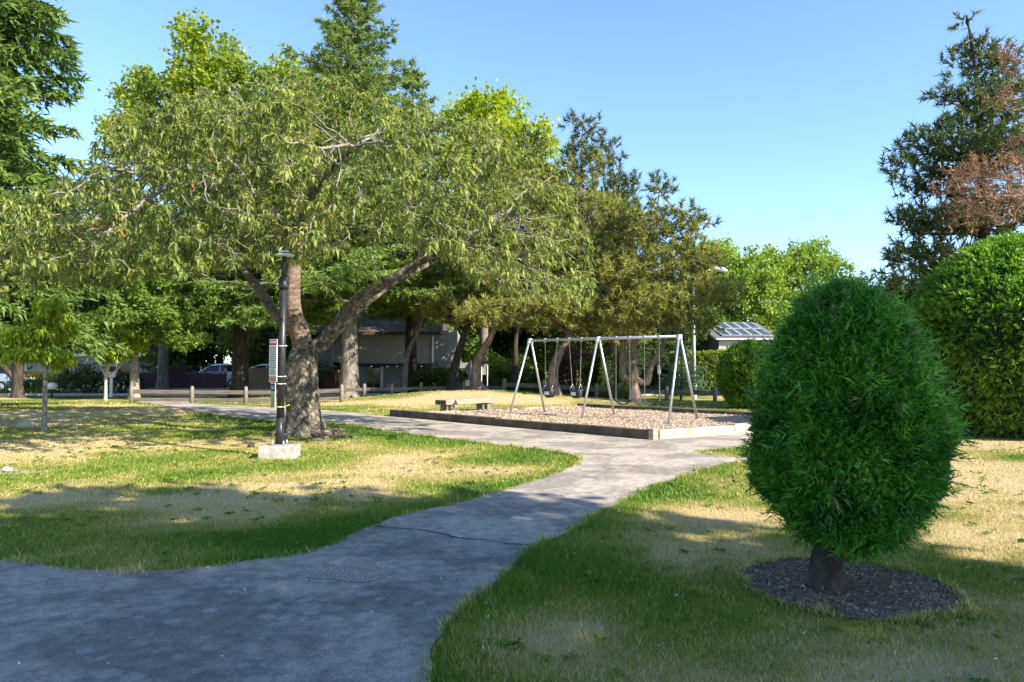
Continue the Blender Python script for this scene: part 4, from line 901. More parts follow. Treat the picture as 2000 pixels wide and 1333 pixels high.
# pines
def pine_at(px, Y, trunk, r0, blobs, natt, label, split_y, stems=(), **k):
    b = foot(px, Y); tp = [(0, 0, -.15)] + [off(b, *q) for q in trunk]
    bl = []
    for (x_, y_, Y_, rpx, rpy) in blobs:
        c = off(b, x_, y_, Y_); bl.append((*c, rpx * Y_ / FPX, rpx * Y_ / FPX * .95, rpy * Y_ / FPX))
    st = [(p0, [off(b, *q) for q in pts]) for p0, pts in stems]
    return pine('pine_tree', b, label, 'tree', tp, r0, bl, natt, ('pine_leaf', 'pine_top_leaf'), Zat(split_y, Y) - b[2], 'pines behind the swings', stems=st, **k)
pine_at(938, 32, [(928, 740, 32), (935, 700, 32), (962, 650, 31.8), (985, 560, 31.5), (1000, 450, 31.5), (1010, 340, 31.5)], .29,
        [(960, 615, 31, 75, 28), (1040, 625, 30.5, 60, 25), (1010, 540, 32, 90, 40), (1060, 450, 32, 70, 45), (980, 460, 33, 60, 40), (1030, 360, 32, 60, 45), (1030, 290, 32, 32, 32)], 950, 'pine with light leaning trunk on top of the straw mound', 330)
pine_at(1084, 31, [(1080, 730, 31), (1092, 690, 31), (1112, 650, 31), (1125, 560, 31.2), (1130, 450, 31.2), (1135, 330, 31.2), (1138, 240, 31.2)], .28,
        [(1100, 610, 30.5, 95, 36), (1180, 570, 31, 80, 40), (1120, 500, 31.5, 90, 45), (1170, 430, 31.5, 75, 45), (1110, 390, 31.5, 65, 45), (1140, 320, 31.3, 50, 45), (1130, 245, 31.2, 28, 26), (1165, 260, 31.2, 20, 30)], 1200, 'pine leaning over the middle of the swing frame', 320)
pine_at(1240, 30, [(1238, 740, 30), (1236, 690, 30), (1246, 620, 30), (1262, 540, 30), (1278, 450, 30), (1288, 370, 30)], .27,
        [(1290, 600, 29.5, 95, 38), (1380, 575, 29.5, 70, 32), (1230, 545, 30, 80, 42), (1320, 510, 30, 85, 40), (1260, 450, 30, 65, 45), (1335, 440, 30, 45, 40), (1290, 375, 30, 28, 35), (1390, 440, 30, 14, 14), (1345, 630, 29.4, 60, 22), (1240, 625, 29.5, 70, 26)], 1250, 'pine with several stems forking low behind the belt swings', 430,
        stems=[(1, [(1262, 748, 29.9), (1272, 715, 29.8), (1290, 685, 29.7), (1310, 640, 29.6)]), (1, [(1222, 735, 30.1), (1216, 695, 30.2), (1222, 640, 30.2)])])
pine_at(1196, 37, [(1196, 680, 37), (1198, 560, 37), (1200, 420, 37), (1197, 300, 37)], .3,
        [(1200, 560, 37, 85, 60), (1215, 460, 37, 60, 50), (1205, 380, 37, 45, 45), (1195, 310, 37, 26, 38), (1232, 370, 37, 22, 30), (1200, 640, 37, 80, 40)], 800, 'slim pine with open pointed top rising between the other pines', 400)
pine_at(882, 34.5, [(888, 720, 34.5), (905, 660, 34.5), (930, 580, 34.5), (950, 480, 34.5), (960, 380, 34.5)], .30,
        [(900, 600, 34.5, 80, 40), (960, 540, 34.5, 80, 50), (930, 450, 35, 70, 50), (970, 380, 35, 55, 45)], 700, 'pine with thick dark leaning trunk in shade beside the bench mound', 300, bark_m='dark_bark')
pine_at(1008, 36, [(1006, 720, 36), (1008, 660, 36), (1020, 560, 36), (1040, 450, 36)], .24,
        [(1020, 590, 36, 70, 45), (1050, 500, 36, 70, 50), (1080, 410, 36, 55, 50)], 500, 'pine with straight dark trunk between the leaning pines', 300, bark_m='dark_bark')
pine_at(788, 37, [(792, 720, 37), (800, 680, 37), (820, 640, 37), (840, 560, 37), (850, 480, 37)], .2,
        [(830, 590, 37, 60, 30), (850, 520, 37, 60, 40), (880, 460, 37, 50, 40)], 400, 'thin pine with slender leaning trunk in front of the grey house', 300, bark_m='grey_bark')
# right pine and the browned tree beside it
def pine_r():
    b = foot(1928, 25); Y_ = 25
    tp = [(0, 0, -.15)] + [off(b, *q) for q in ((1926, 600, 25), (1922, 450, 25), (1916, 300, 25), (1908, 160, 25), (1888, 30, 25))]
    spec = [(1888, 45, 25, 14, 26), (1905, 95, 25, 26, 26), (1865, 120, 25, 16, 18), (1930, 130, 25.4, 40, 40), (1850, 190, 25, 32, 16), (1910, 210, 25, 45, 34), (1960, 200, 25.5, 45, 50), (1860, 250, 25, 40, 16), (1800, 285, 24.6, 42, 18), (1765, 330, 24.6, 32, 18), (1870, 300, 24.6, 70, 26), (1950, 300, 25.5, 60, 50), (1830, 360, 25, 60, 20), (1780, 430, 24.8, 36, 18), (1850, 440, 25, 70, 28), (1940, 420, 25.5, 70, 45), (1770, 500, 25, 40, 20), (1840, 520, 25.2, 60, 30), (1760, 555, 25, 34, 18), (1900, 540, 25.6, 70, 40)]
    bl = [(*off(b, x_, y_, q), w * q / FPX, w * q / FPX * 1.1, h * q / FPX) for x_, y_, q, w, h in spec]
    pine('pine_tree', b, 'tall dark pine with layered boughs behind the rounded hedge', 'tree', tp, .34, bl, 1700, ('pine_top_leaf', 'pine_top_leaf'), 99, None, .24, 24, .24, .05, bark_m='dark_bark', tip=.010, tuft=.4)
    b = foot(2035, 22.6)
    tp = [(0, 0, -.15)] + [off(b, *q) for q in ((2035, 600, 22.6), (2035, 400, 22.6), (2030, 200, 22.6), (2020, 60, 22.6))]
    spec = [(1985, 120, 22.5, 30, 40), (1970, 200, 22.4, 35, 25), (1930, 350, 22.2, 75, 30), (1870, 370, 22, 45, 26), (1950, 410, 22.2, 70, 30), (1900, 425, 22.2, 50, 20), (2020, 300, 22.6, 50, 60), (2060, 200, 22.6, 50, 80), (2080, 400, 22.6, 70, 70)]
    bl = [(*off(b, x_, y_, q), w * q / FPX, w * q / FPX * 1.1, h * q / FPX) for x_, y_, q, w, h in spec]
    pine('browned_conifer', b, 'conifer with dead rusty brown boughs overlapping the tall dark pine', 'tree', tp, .26, bl, 900, ('dead_leaf', 'dead_leaf'), 99, None, .27, 12, .18, .034, bark_m='grey_bark', tip=.010)
pine_r()

# trees on the left lawn
b = gat(262, 781); Yq = b[1]
def lb_(px, py, Y, rx, ry, b): c = off(b, px, py, Y); return (*c, rx * Y / FPX, rx * Y / FPX, ry * Y / FPX)
broadleaf('ornamental_cherry', b, 'leafy tree with thick pale knobbly trunk on the lawn crest', 'tree', Zat(470, Yq) - b[2], Zat(700, Yq) - b[2],
          [lb_(*q, b) for q in ((330, 520, Yq, 80, 40), (270, 560, Yq - 1, 80, 45), (390, 590, Yq, 60, 40), (310, 620, Yq - 1, 90, 40), (230, 630, Yq, 50, 35), (350, 660, Yq - .6, 60, 25), (290, 480, Yq + 1, 60, 30))],
          'fresh_leaf', 'speckled_bark', 1500, .3, 26000, .19, .085, .25, .4, droop=.35, tip=.007, simple=True)
b = gat(206, 782); Yq = b[1]
broadleaf('young_tree', b, 'young tree with pale smooth trunk forking low on the lawn crest', 'tree', Zat(598, Yq) - b[2], Zat(730, Yq) - b[2],
          [lb_(*q, b) for q in ((190, 640, Yq, 40, 22), (245, 650, Yq - .3, 42, 22), (215, 615, Yq, 38, 18), (270, 670, Yq, 26, 14), (165, 670, Yq - .3, 26, 14), (225, 685, Yq - .5, 40, 14))],
          'young_leaf', 'pale_bark', 900, .2, 10000, .18, .085, .085, .35, droop=.35, trunk_top=Zat(735, Yq) - b[2], tip=.007,
          stems=[(3, [off(b, 228, 722, Yq), off(b, 250, 695, Yq), off(b, 275, 668, Yq)]), (3, [off(b, 196, 715, Yq), off(b, 184, 690, Yq), off(b, 172, 672, Yq)]), (3, [off(b, 216, 705, Yq - .2), off(b, 226, 680, Yq - .2), off(b, 236, 645, Yq - .2)])])
b = gat(86, 841); Yq = b[1]
broadleaf('young_tree', b, 'slim young tree with speckled grey trunk on the shaded lawn', 'tree', Zat(575, Yq) - b[2], Zat(715, Yq) - b[2],
          [lb_(*q, b) for q in ((40, 660, Yq, 45, 16), (95, 650, Yq, 40, 20), (70, 690, Yq - .2, 55, 16), (110, 700, Yq, 34, 14), (95, 600, Yq, 36, 24), (20, 690, Yq, 26, 12), (130, 640, Yq, 22, 16))],
          'young_leaf', 'speckled_bark', 900, .12, 9500, .12, .055, .07, .4, droop=.4, tip=.005)
b = foot(36, 36); Yq = 36
broadleaf('garden_tree', b, 'dark forked tree in front of the grey roofed house', 'tree', 7.5, 2.2, [lb_(*q, b) for q in ((10, 560, 36, 90, 50), (90, 580, 36, 80, 45), (30, 640, 36, 70, 30), (130, 640, 37, 50, 30))],
          'dark_leaf', 'dark_bark', 900, .35, 9000, .22, .12, .28, .5, stems=[(1, [off(b, 10, 720, 36), off(b, -15, 690, 36), off(b, -40, 650, 36)])])

# dark wood of garden trees beyond the street: two kinds, copied
def wood(kind, seed):
    root = broadleaf('backdrop_tree', (0, 62, 0), 'x', 'tree', 14 if kind else 11.5, 2.2, clumps((0, 0, 7 if kind else 6), 4.2, 4.2, 5.6 if kind else 4.6, 26, 1.9, seed, 1.6), 'mid_leaf' if kind else 'dark_leaf', 'dark_bark', 1100, .55, 17000, .36, .24, .3, .6, simple=True)
    return root
W0, W1 = wood(0, 21), wood(1, 22)
spots = [(-60, 58, 1, .95), (40, 64, 0, 1.15), (140, 57, 1, .95), (240, 63, 0, 1.2), (330, 56, 1, 1.0), (430, 60, 0, 1.15), (525, 57, 1, .95), (610, 66, 0, 1.15), (700, 64, 1, 1.0), (800, 62, 0, 1.1), (885, 57, 1, .9), (960, 60, 0, 1.05), (1045, 57, 1, .85), (1120, 55, 0, .95), (1195, 59, 1, .8), (1275, 62, 0, .85), (1330, 68, 1, .75), (1650, 80, 1, .9), (1760, 78, 0, 1.0), (1880, 74, 1, 1.0), (2000, 70, 0, 1.0)]
used = [0, 0]
where = ['beyond the blue car and grey roofed house', 'behind the dark forked tree', 'behind the grey roofed house doorway', 'behind the pale knobbly trunk', 'behind the silver car with sloping windscreen', 'behind the bare dark cedar trunk', 'behind the brown board fence', 'behind the red plank fence', 'behind the roof of the grey timber house', 'behind the thin pine at the grey house', 'behind the flat carport', 'behind the white board on legs', 'behind the sunlit shrub between dark trunks', 'behind the purple shrub', 'behind the dark clipped shrub and middle swing legs', 'behind the many-stemmed pine', 'beside the solar roof house', 'hidden behind the egg-shaped shrub', 'between the egg-shaped and rounded shrubs', 'behind the tall dark pine', 'behind the browned conifer']
for i, (px, Yq, kd, s) in enumerate(spots):
    src = (W0, W1)[kd]; o = src if not used[kd] else copy_tree(src); used[kd] = 1
    q = foot(px, Yq); o.location = q; o.rotation_euler[2] = i * 1.7; o.scale = (s * 1.05, s * 1.05, s)
    tag(o, ('mid green' if kd else 'dark') + ' leafy garden tree ' + where[i], 'tree', 'garden trees beyond the street')

# the big shade tree beside the path, behind and to the right of the viewer
def shade_tree(x, y, H, Rw, seed, label, zc, nl):
    return broadleaf('shade_tree', (x, y, 0), label, 'tree', H, H * .28, clumps((0, 0, zc), Rw - 1.1, Rw - 1.1, H - zc - 1.0, 24, 1.5, seed, 3.2), 'mid_leaf', 'grey_bark', 1800, .45, nl, .34, .25, .4, .5, simple=True)
shade_tree(9.3, -2.4, 12.1, 4.8, 31, 'broad leafy tree beside the path shading the egg-shaped shrub', 6.7, 15000)

# ------------------------------------------------------------------ shrubs behind the log fence
def shrub(name, px, Y, w, h, mat, label, nl, L=.12, W=.07, seed=1, group=None, d=None, z=0, boxy=False):
    b = foot(px, Y); root = empty(name, b, label, 'shrub' if not boxy else 'hedge', group); g = np.random.default_rng(seed); d = d or w
    n = nl
    if boxy:
        P = R.random((n, 3)) * 2 - 1; ax = R.integers(0, 3, n); sgn = np.where(R.random(n) < .5, -1., 1.); sgn = np.where(ax == 2, 1., sgn); P[np.arange(n), ax] = sgn * (1 - .12 * R.random(n))
        P = P * np.array([w / 2, d / 2, h / 2]) + np.array([0, 0, h / 2]); P += (fbm(P[:, 0] * 1.5, P[:, 2] * 1.5 + P[:, 1], seed, 3)[:, None] - .5) * .35
    else:
        cl_ = np.array([(g.uniform(-.5, .5) * w * .7, g.uniform(-.5, .5) * d * .7, h * g.uniform(.3, .72), w * g.uniform(.2, .32)) for _ in range(9)]); k = R.integers(0, 9, n)
        P = cl_[k, :3] + rdir(n) * (cl_[k, 3:] * (.65 + .4 * R.random((n, 1)))) * np.array([1, d / w, min(1.2, h / w * 1.2)])
    P[:, 2] = np.clip(P[:, 2], .02, None)
    D = unit(P - np.array([0, 0, h * .4])) * .6 + rdir(n) * .8
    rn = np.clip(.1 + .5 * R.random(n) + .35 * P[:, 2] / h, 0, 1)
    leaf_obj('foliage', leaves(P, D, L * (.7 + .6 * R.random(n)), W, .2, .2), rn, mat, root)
    mb = MB()
    for i in range(5):
        a_ = i * 1.26; mb.tube([(.05 * math.cos(a_), .05 * math.sin(a_), -.05), (w * .12 * math.cos(a_), d * .12 * math.sin(a_), h * .35), (w * .28 * math.cos(a_), d * .28 * math.sin(a_), h * .7)], [.05, .035, .015], 6)
    mb.build('stems', 'dark_bark', root)
    if boxy: 
        mb = MB(); mb.box((0, 0, h * .47), (w * .88, d * .85, h * .9)); mb.build('inner_twigs', 'hedge_core', root, .1)
    return root
shrub('rhododendron', 172, 39, 3.0, 1.9, 'dark_leaf', 'dark rounded rhododendron in front of the grey roofed house', 3500, .16, .07, 1)
shrub('flowering_shrub', 62, 40, 2.6, 1.0, 'mid_leaf', 'low green plants under the yellow flowers beside the house', 2500, .12, .06, 2)
b = foot(62, 39.6); fl = empty('flower_patch', b, 'patch of yellow orange garden flowers beside the forked tree', 'flowers'); n = 420
P = np.column_stack([R.normal(size=n) * .75, R.normal(size=n) * .3, .95 + R.random(n) * .32]); leaf_obj('petals', leaves(P, rdir(n) + (0, -.6, .4), .12, .09, .1, .1), R.random(n), 'flower_petal', fl)
n = 260; P2_ = P[R.integers(0, 420, n)] * (1, 1, 0) ; leaf_obj('stalks', blades(P2_, np.column_stack([R.normal(size=(n, 2)) * .08, np.ones(n)]), 1.05, .03), R.random(n), 'mid_leaf', fl)
shrub('garden_shrub', 112, 42, 2.2, 1.5, 'mid_leaf', 'leafy shrub between the flowers and the rhododendron', 2200, .13, .07, 3)
shrub('garden_shrub', 240, 40, 2.0, 1.3, 'dark_leaf', 'dark low shrub behind the pale knobbly trunk', 1800, .13, .07, 4)
shrub('garden_shrub', 855, 40, 3.2, 1.7, 'dark_leaf', 'dark shrub in the shade beside the grey house', 3000, .14, .08, 5)
shrub('lit_shrub', 985, 42, 2.8, 2.6, 'laurel_leaf', 'sunlit yellow-green shrub between the dark pine trunks', 3600, .17, .09, 6)
shrub('garden_hedge', 965, 40, 5.5, 1.3, 'dark_leaf', 'dark green hedge in shade behind the mound', 4500, .15, .08, 7, d=1.2, boxy=True)
shrub('plum_shrub', 1128, 40, 2.8, 3.3, 'plum_leaf', 'dark purple-leaved shrub behind the bucket swings', 3600, .15, .09, 8)
shrub('small_hedge', 1160, 37.5, 1.5, 1.7, 'laurel_leaf', 'small square yellow-green hedge lit by the sun', 2600, .12, .07, 9, d=1.0, boxy=True)
shrub('box_shrub', 1203, 37, 2.1, 2.3, 'dark_leaf', 'dark clipped rounded shrub behind the middle swing legs', 3600, .1, .06, 10, boxy=True, d=1.6)
shrub('low_shrub', 1180, 33.8, 3.6, .75, 'mid_leaf', 'low spreading green shrubs along the log fence behind the swings', 3200, .10, .06, 11, d=.9)
shrub('low_shrub', 1224, 32.2, .7, .6, 'laurel_leaf', 'small bright green tuft in front of the log fence', 900, .10, .05, 12)
shrub('low_shrub', 1085, 33.2, 2.6, .55, 'mid_leaf', 'low green shrub at the foot of the leaning pine', 1800, .10, .06, 13, d=.8)
shrub('laurel_hedge', 1392, 39, 4.2, 2.35, 'laurel_leaf', 'tall leafy laurel hedge with sunny yellowish top behind the street light', 9000, .17, .09, 14, d=1.6, boxy=True)
shrub('garden_hedge', 1290, 41, 3.4, 2.9, 'dark_leaf', 'tall dark hedge in shade behind the many-stemmed pine', 5000, .16, .09, 15, d=1.4, boxy=True)
shrub('garden_shrub', 590, 44, 3.5, 2.4, 'dark_leaf', 'dark leafy shrub between the red fence and the house', 3200, .16, .09, 16)
b = foot(1330, 33.4); conifer('small_spruce', b, 'small blue-green spruce sapling behind the log fence', 'tree', 2.5, .35, lambda t: 1.15 * (1 - t) ** .8 + .08, 70, lambda t: .12 + .3 * t, .05, .10, .03, 9, 'spruce_leaf', 'dark_bark', .06, spread=.4, hang=.1, gap=.14, stagger=.2)

# ------------------------------------------------------------------ log fence round the park
def log_fence(pxs, Y0, Y1, label, rails, hp=.72, w=.17):
    root = empty('log_fence', (*foot(pxs[0], Y0)[:2], 0), label, 'fence', 'park log fences'); oo = np.array([*foot(pxs[0], Y0)[:2], 0.])
    pts = []
    for i, px in enumerate(pxs):
        p = foot(px, Y0 + (Y1 - Y0) * i / max(1, len(pxs) - 1)); pts.append(p)
        mb = MB(); mb.tube([(0, 0, -.15), (0, 0, hp * .8), (0, 0, hp * .93), (0, 0, hp)], [w / 2, w / 2 * .98, w / 2 * .8, w * .25], 10); o = mb.build('post', 'weathered_wood', root); o.location = p - oo
    for a_, b_ in zip(pts[:-1], pts[1:]):
        for zr, hh in rails:
            mb = MB(); mb.bar(np.array([0, 0, 0]), b_ - a_, .07, hh); o = mb.build('rail', 'fence_wood', root, .012); o.location = a_ - oo + np.array([0, .0, zr])
    return root
log_fence([258, 376, 481, 588, 668], 29.2, 29.6, 'low two-rail log fence behind the cherry trunk', ((.47, .16), (.16, .13)))
log_fence([668, 712, 766, 823, 905, 985], 34.4, 34.6, 'low log fence half hidden behind the straw mound', ((.42, .16),), .7)
log_fence([985, 1062, 1165, 1209, 1302, 1396, 1490, 1590], 33.0, 32.0, 'low grey log fence running behind the swings', ((.38, .2),), .66, .2)

# ------------------------------------------------------------------ plank fences and cars across the street
def plank_fence(px0, px1, Y, h, mat, label, lattice=0, name='plank_fence'):
    a_ = foot(px0, Y); b_ = foot(px1, Y); L = b_[0] - a_[0]; root = empty(name, (a_[0], Y, 0), label, 'fence'); k = max(3, int(L / .19)); w = L / k
    pm = MB().box((0, 0, 0), (w - .012, .03, h)).mesh('plank'); pm.materials.append(M[mat])
    for i in range(k):
        o = link('plank', pm, None, root); o.location = ((i + .5) * w, random.uniform(-.006, .006), h / 2 + .05 + random.uniform(-.012, .012))
    np_ = max(2, int(L / 2.2) + 1)
    for i in range(np_):
        mb = MB(); mb.box((L * i / (np_ - 1), .06, (h + lattice + .1) / 2), (.11, .11, h + lattice + .12)); mb.build('post', mat, root, .008)
    mb = MB(); mb.box((L / 2, 0, h + .09), (L, .09, .06)); mb.build('rail', mat, root, .006)
    if lattice:
        mb = MB(); mb.box((L / 2, 0, h + lattice + .12), (L, .09, .05)); mb.build('top_rail', mat, root, .006)
        mb = MB(); kk = int(L / .16)
        for i in range(-2, kk):
            for sg in (-1, 1):
                x0 = i * .16; x1 = x0 + lattice - .03
                if x0 < 0 or x1 > L: continue
                p, q = ((x0, .012 * sg, h + .12), (x1, .012 * sg, h + lattice + .09)) if sg > 0 else ((x1, .012 * sg, h + .12), (x0, .012 * sg, h + lattice + .09))
                mb.bar(p, q, .01, .035, (0, 1, 0))
        mb.build('lattice', mat, root)
    return root
plank_fence(268, 440, 45.9, 1.05, 'plum_paint', 'dark plum plank fence with lattice top', .42)
plank_fence(474, 527, 46.1, 1.35, 'brown_board', 'short sunlit brown board fence behind the bare cedar trunk')
plank_fence(530, 668, 46.3, 1.15, 'red_paint', 'faded red plank fence with lattice top behind the cherry trunk', .3)

def car(px, Y, face, paint, label):
    """a parked estate car, 4.6 m long, wheels on the ground"""
    b = foot(px, Y); root = empty('parked_car', (b[0], Y, 0.06), label, 'car', rz=0 if face > 0 else math.pi)
    prof = [(-2.25, .35), (-2.28, .75), (-2.15, 1.0), (-1.0, 1.08), (-.25, 1.62), (.2, 1.72), (1.5, 1.70), (2.05, 1.15), (2.25, .95), (2.25, .35)]
    body = [(-2.25, .35), (-2.30, .72), (-2.12, .98), (-1.05, 1.08), (2.05, 1.12), (2.28, .92), (2.26, .35)]
    cab = [(-1.05, 1.08), (-.25, 1.60), (.15, 1.70), (1.5, 1.69), (2.05, 1.12)]
    def ext(poly, w0, w1, zs):
        mb = MB(); n = len(poly); zlo, zhi = min(p[1] for p in poly), max(p[1] for p in poly)
        wd = lambda z: w0 + (w1 - w0) * (z - zlo) / (zhi - zlo)
        v = [(x, -wd(z), z) for x, z in poly] + [(x, wd(z), z) for x, z in poly]
        mb.add(v, [tuple(range(n)), tuple(reversed(range(n, 2 * n)))] + [(i, n + i, n + (i + 1) % n, (i + 1) % n) for i in range(n)]); return mb
    ext(body, .9, .88, 0).build('body', paint, root, .06, 3); ext(cab, .84, .64, 0).build('cabin', paint, root, .05, 3)
    for s in (-1, 1):
        mb = MB(); y0 = lambda z: s * (.845 - (z - 1.08) * .32 + .008)
        for poly in ([(-.78, 1.14), (-.2, 1.54), (.42, 1.60), (.42, 1.14)], [(.50, 1.14), (.50, 1.60), (1.42, 1.58), (1.80, 1.16)]):
            v = [(x, y0(z), z) for x, z in poly]; mb.add(v, [tuple(range(len(v)))])
        mb.build('side_window', 'window_glass', root)
        mb = MB(); mb.box((-.72, s * .98, 1.15), (.10, .18, .13)); mb.build('mirror', paint, root, .03)
        for x_ in (-1.4, 1.4):
            mb = MB(); mb.tube([(x_, s * .80, .32), (x_, s * .93, .32)], .32, 20); wv = mb.build('wheel', 'tyre', root); mb = MB(); mb.tube([(x_, s * .925, .32), (x_, s * .94, .32)], .19, 14); mb.build('rim', 'lamp_grey', wv)
    mb = MB(); mb.add([(-1.06, -.80, 1.11), (-1.06, .80, 1.11), (-.29, .64, 1.60), (-.29, -.64, 1.60)], [(0, 1, 2, 3)]); mb.build('windscreen', 'window_glass', root)
    mb = MB(); mb.add([(2.06, -.78, 1.16), (2.06, .78, 1.16), (1.58, .62, 1.66), (1.58, -.62, 1.66)], [(3, 2, 1, 0)]); mb.build('rear_window', 'window_glass', root)
    for s in (-1, 1):
        mb = MB(); mb.box((-2.24, s * .66, .78), (.12, .36, .16)); mb.build('headlight', 'white_paint', root, .03)
    return root
car(425, 50.5, 1, 'car_silver', 'silver car with sloping windscreen parked behind the plum lattice fence')
car(515, 53.5, 1, 'car_silver', 'silver car parked behind the brown and red fences')
car(-22, 43.2, -1, 'car_blue', 'pale blue car parked beside the dark forked tree')

# ------------------------------------------------------------------ houses
def house_mid():
    Y = 49.0; x0 = at(640, 700, Y)[0]; root = empty('grey_house', (x0, Y, 0), 'two storey grey timber house with overhanging upper floor behind the pines', 'house'); k = Y / FPX
    def X(px): return (px - 640) * k
    def Z(py): return Zat(py, Y)
    zb, zt = Z(711), Z(648)
    def wall(px0, px1, z0, z1, y, mat, nm='wall', d=.3):
        mb = MB(); mb.box(((X(px0) + X(px1)) / 2, y + d / 2, (z0 + z1) / 2), (X(px1) - X(px0), d, z1 - z0)); return mb.build(nm, mat, root)
    wall(702, 788.5, zb, zt, 0, 'grey_siding'); wall(812.5, 843, zb, zt, 0, 'grey_siding'); wall(788.5, 812.5, Z(706), zb + .001, .02, 'grey_siding', 'wall', .26); wall(788.5, 812.5, zt - .45, zt, .02, 'grey_siding', 'wall', .26)
    wall(640, 702, Z(705), Z(664), 1.2, 'grey_siding', 'wall', .3); wall(600, 640, 0, Z(664), 1.6, 'lower_siding')
    mb = MB()
    for px in np.arange(704.5, 788, 4.2): mb.box((X(px), -.012, (zb + zt) / 2), (.035, .024, zt - zb - .02))
    for px in np.arange(815, 842, 4.2): mb.box((X(px), -.012, (zb + zt) / 2), (.035, .024, zt - zb - .02))
    mb.build('siding_battens', 'grey_siding', root)
    w = MB(); w.box(((X(788.5) + X(812.5)) / 2, .10, (Z(706) + zt - .45) / 2), (X(812.5) - X(788.5), .04, zt - .45 - Z(706))); win = w.build('window', 'window_glass', root)
    mb = MB(); mb.box(((X(788.5) + X(812.5)) / 2, -.01, Z(706) + .02), (X(812.5) - X(788.5) + .1, .1, .06)); mb.build('sill', 'trim_white', win)
    mb = MB(); mb.box(((X(702) + X(844)) / 2, -.03, Z(713)), (X(844) - X(702), .3, .20)); mb.build('floor_beam', 'navy_paint', root, .01)
    wall(744, 784, 0, Z(716.5), .9, 'lower_siding'); wall(690, 711, 0, Z(716.5), .9, 'lower_siding'); wall(784, 850, 0, Z(716.5), 4.5, 'undercroft_shade', 'undercroft_wall')  # back wall painted near black to stand in for shade
    d = wall(711, 739, 0, Z(719), 1.0, 'window_glass', 'door', .05)
    mb = MB()
    for px in (712, 725, 738): mb.box((X(px), .98, Z(719) / 2), (.09, .1, Z(719)))
    mb.build('frame', 'lower_siding', d)
    wall(739, 744, 0, Z(716.5), .88, 'trim_white', 'pilaster', .2)
    mb = MB(); mb.tube([(X(845), -.08, .0), (X(845), -.08, zt + .1)], .06, 8); mb.build('downspout', 'trim_white', root)
    mb = MB(); xa, xb = X(590), X(862); zr = zt + 1.9
    mb.add([(xa, -.7, zt - .05), (xb, -.7, zt - .05), (xb, 3.8, zr), (xa, 3.8, zr), (xa, 8.2, zt), (xb, 8.2, zt), (xa, -.7, zt - .25), (xb, -.7, zt - .25)], [(0, 1, 2, 3), (3, 2, 5, 4), (6, 7, 1, 0), (6, 0, 3, 4), (7, 5, 2, 1), (6, 4, 5, 7)]); mb.build('roof', 'brown_roof', root)
    mb = MB(); mb.box((X(770), 4, (zb + zt) / 2 + .1), (X(843) - X(600), 7, zt - zb)); mb.build('side_wall', 'lower_siding', root)
    return root
house_mid()
# carport with pale fascia, and the white board on legs beside it
Yc = 47.5; b = foot(880, Yc); cp = empty('carport', (b[0], Yc, 0), 'flat carport with pale weathered fascia beside the grey house', 'carport'); kx = Yc / FPX
mb = MB(); mb.box((0, 1.6, Zat(711, Yc)), (72 * kx, 3.4, .16)); mb.build('roof', 'roof_shingle', cp); mb = MB(); mb.box((0, -.13, Zat(714.5, Yc)), (72 * kx, .05, .36)); mb.build('fascia', 'lower_siding', cp, .01)
for x_ in (-34, 34):
    for y_ in (0, 3.1):
        mb = MB(); mb.box((x_ * kx, y_, Zat(712, Yc) / 2), (.11, .11, Zat(712, Yc))); mb.build('post', 'lower_siding', cp)
Yb = 37.2; b = foot(930, Yb); bd_ = empty('board_on_legs', (b[0], Yb, 0), 'small white board with slanted side panel on thin metal legs beside the mound pine', 'board'); kx = Yb / FPX
def bx(px): return (px - 930) * kx
mb = MB(); mb.box((bx(942), .3, Zat(722, Yb)), (22 * kx, .05, 21 * kx)); mb.build('board', 'lower_siding', bd_, .01)
mb = MB(); mb.add([(bx(905), .1, Zat(722, Yb)), (bx(919), 0, Zat(704, Yb)), (bx(919), 0, Zat(740, Yb)), (bx(905), .14, Zat(722, Yb)), (bx(919), .05, Zat(704, Yb)), (bx(919), .05, Zat(740, Yb))], [(0, 2, 1), (3, 4, 5), (0, 1, 4, 3), (1, 2, 5, 4), (2, 0, 3, 5)]); mb.build('side_panel', 'lower_siding', bd_)
mb = MB(); mb.box((bx(920), -.02, Zat(722, Yb)), (.06, .08, 38 * kx)); mb.build('upright', 'trim_white', bd_)
for px in (940, 951.5):
    mb = MB(); mb.tube([(bx(px), .25, 0), (bx(px), .25, Zat(715, Yb))], .025, 8); mb.build('leg', 'lamp_grey', bd_)
mb = MB(); mb.tube([(bx(920), .25, 0), (bx(920), .25, Zat(712, Yb))], .03, 8); mb.build('leg', 'lamp_grey', bd_)
mb = MB(); mb.box((bx(912), .5, Zat(751, Yb)), (8 * kx, .06, 15 * kx)); mb.build('weight_box', 'white_paint', bd_, .01)

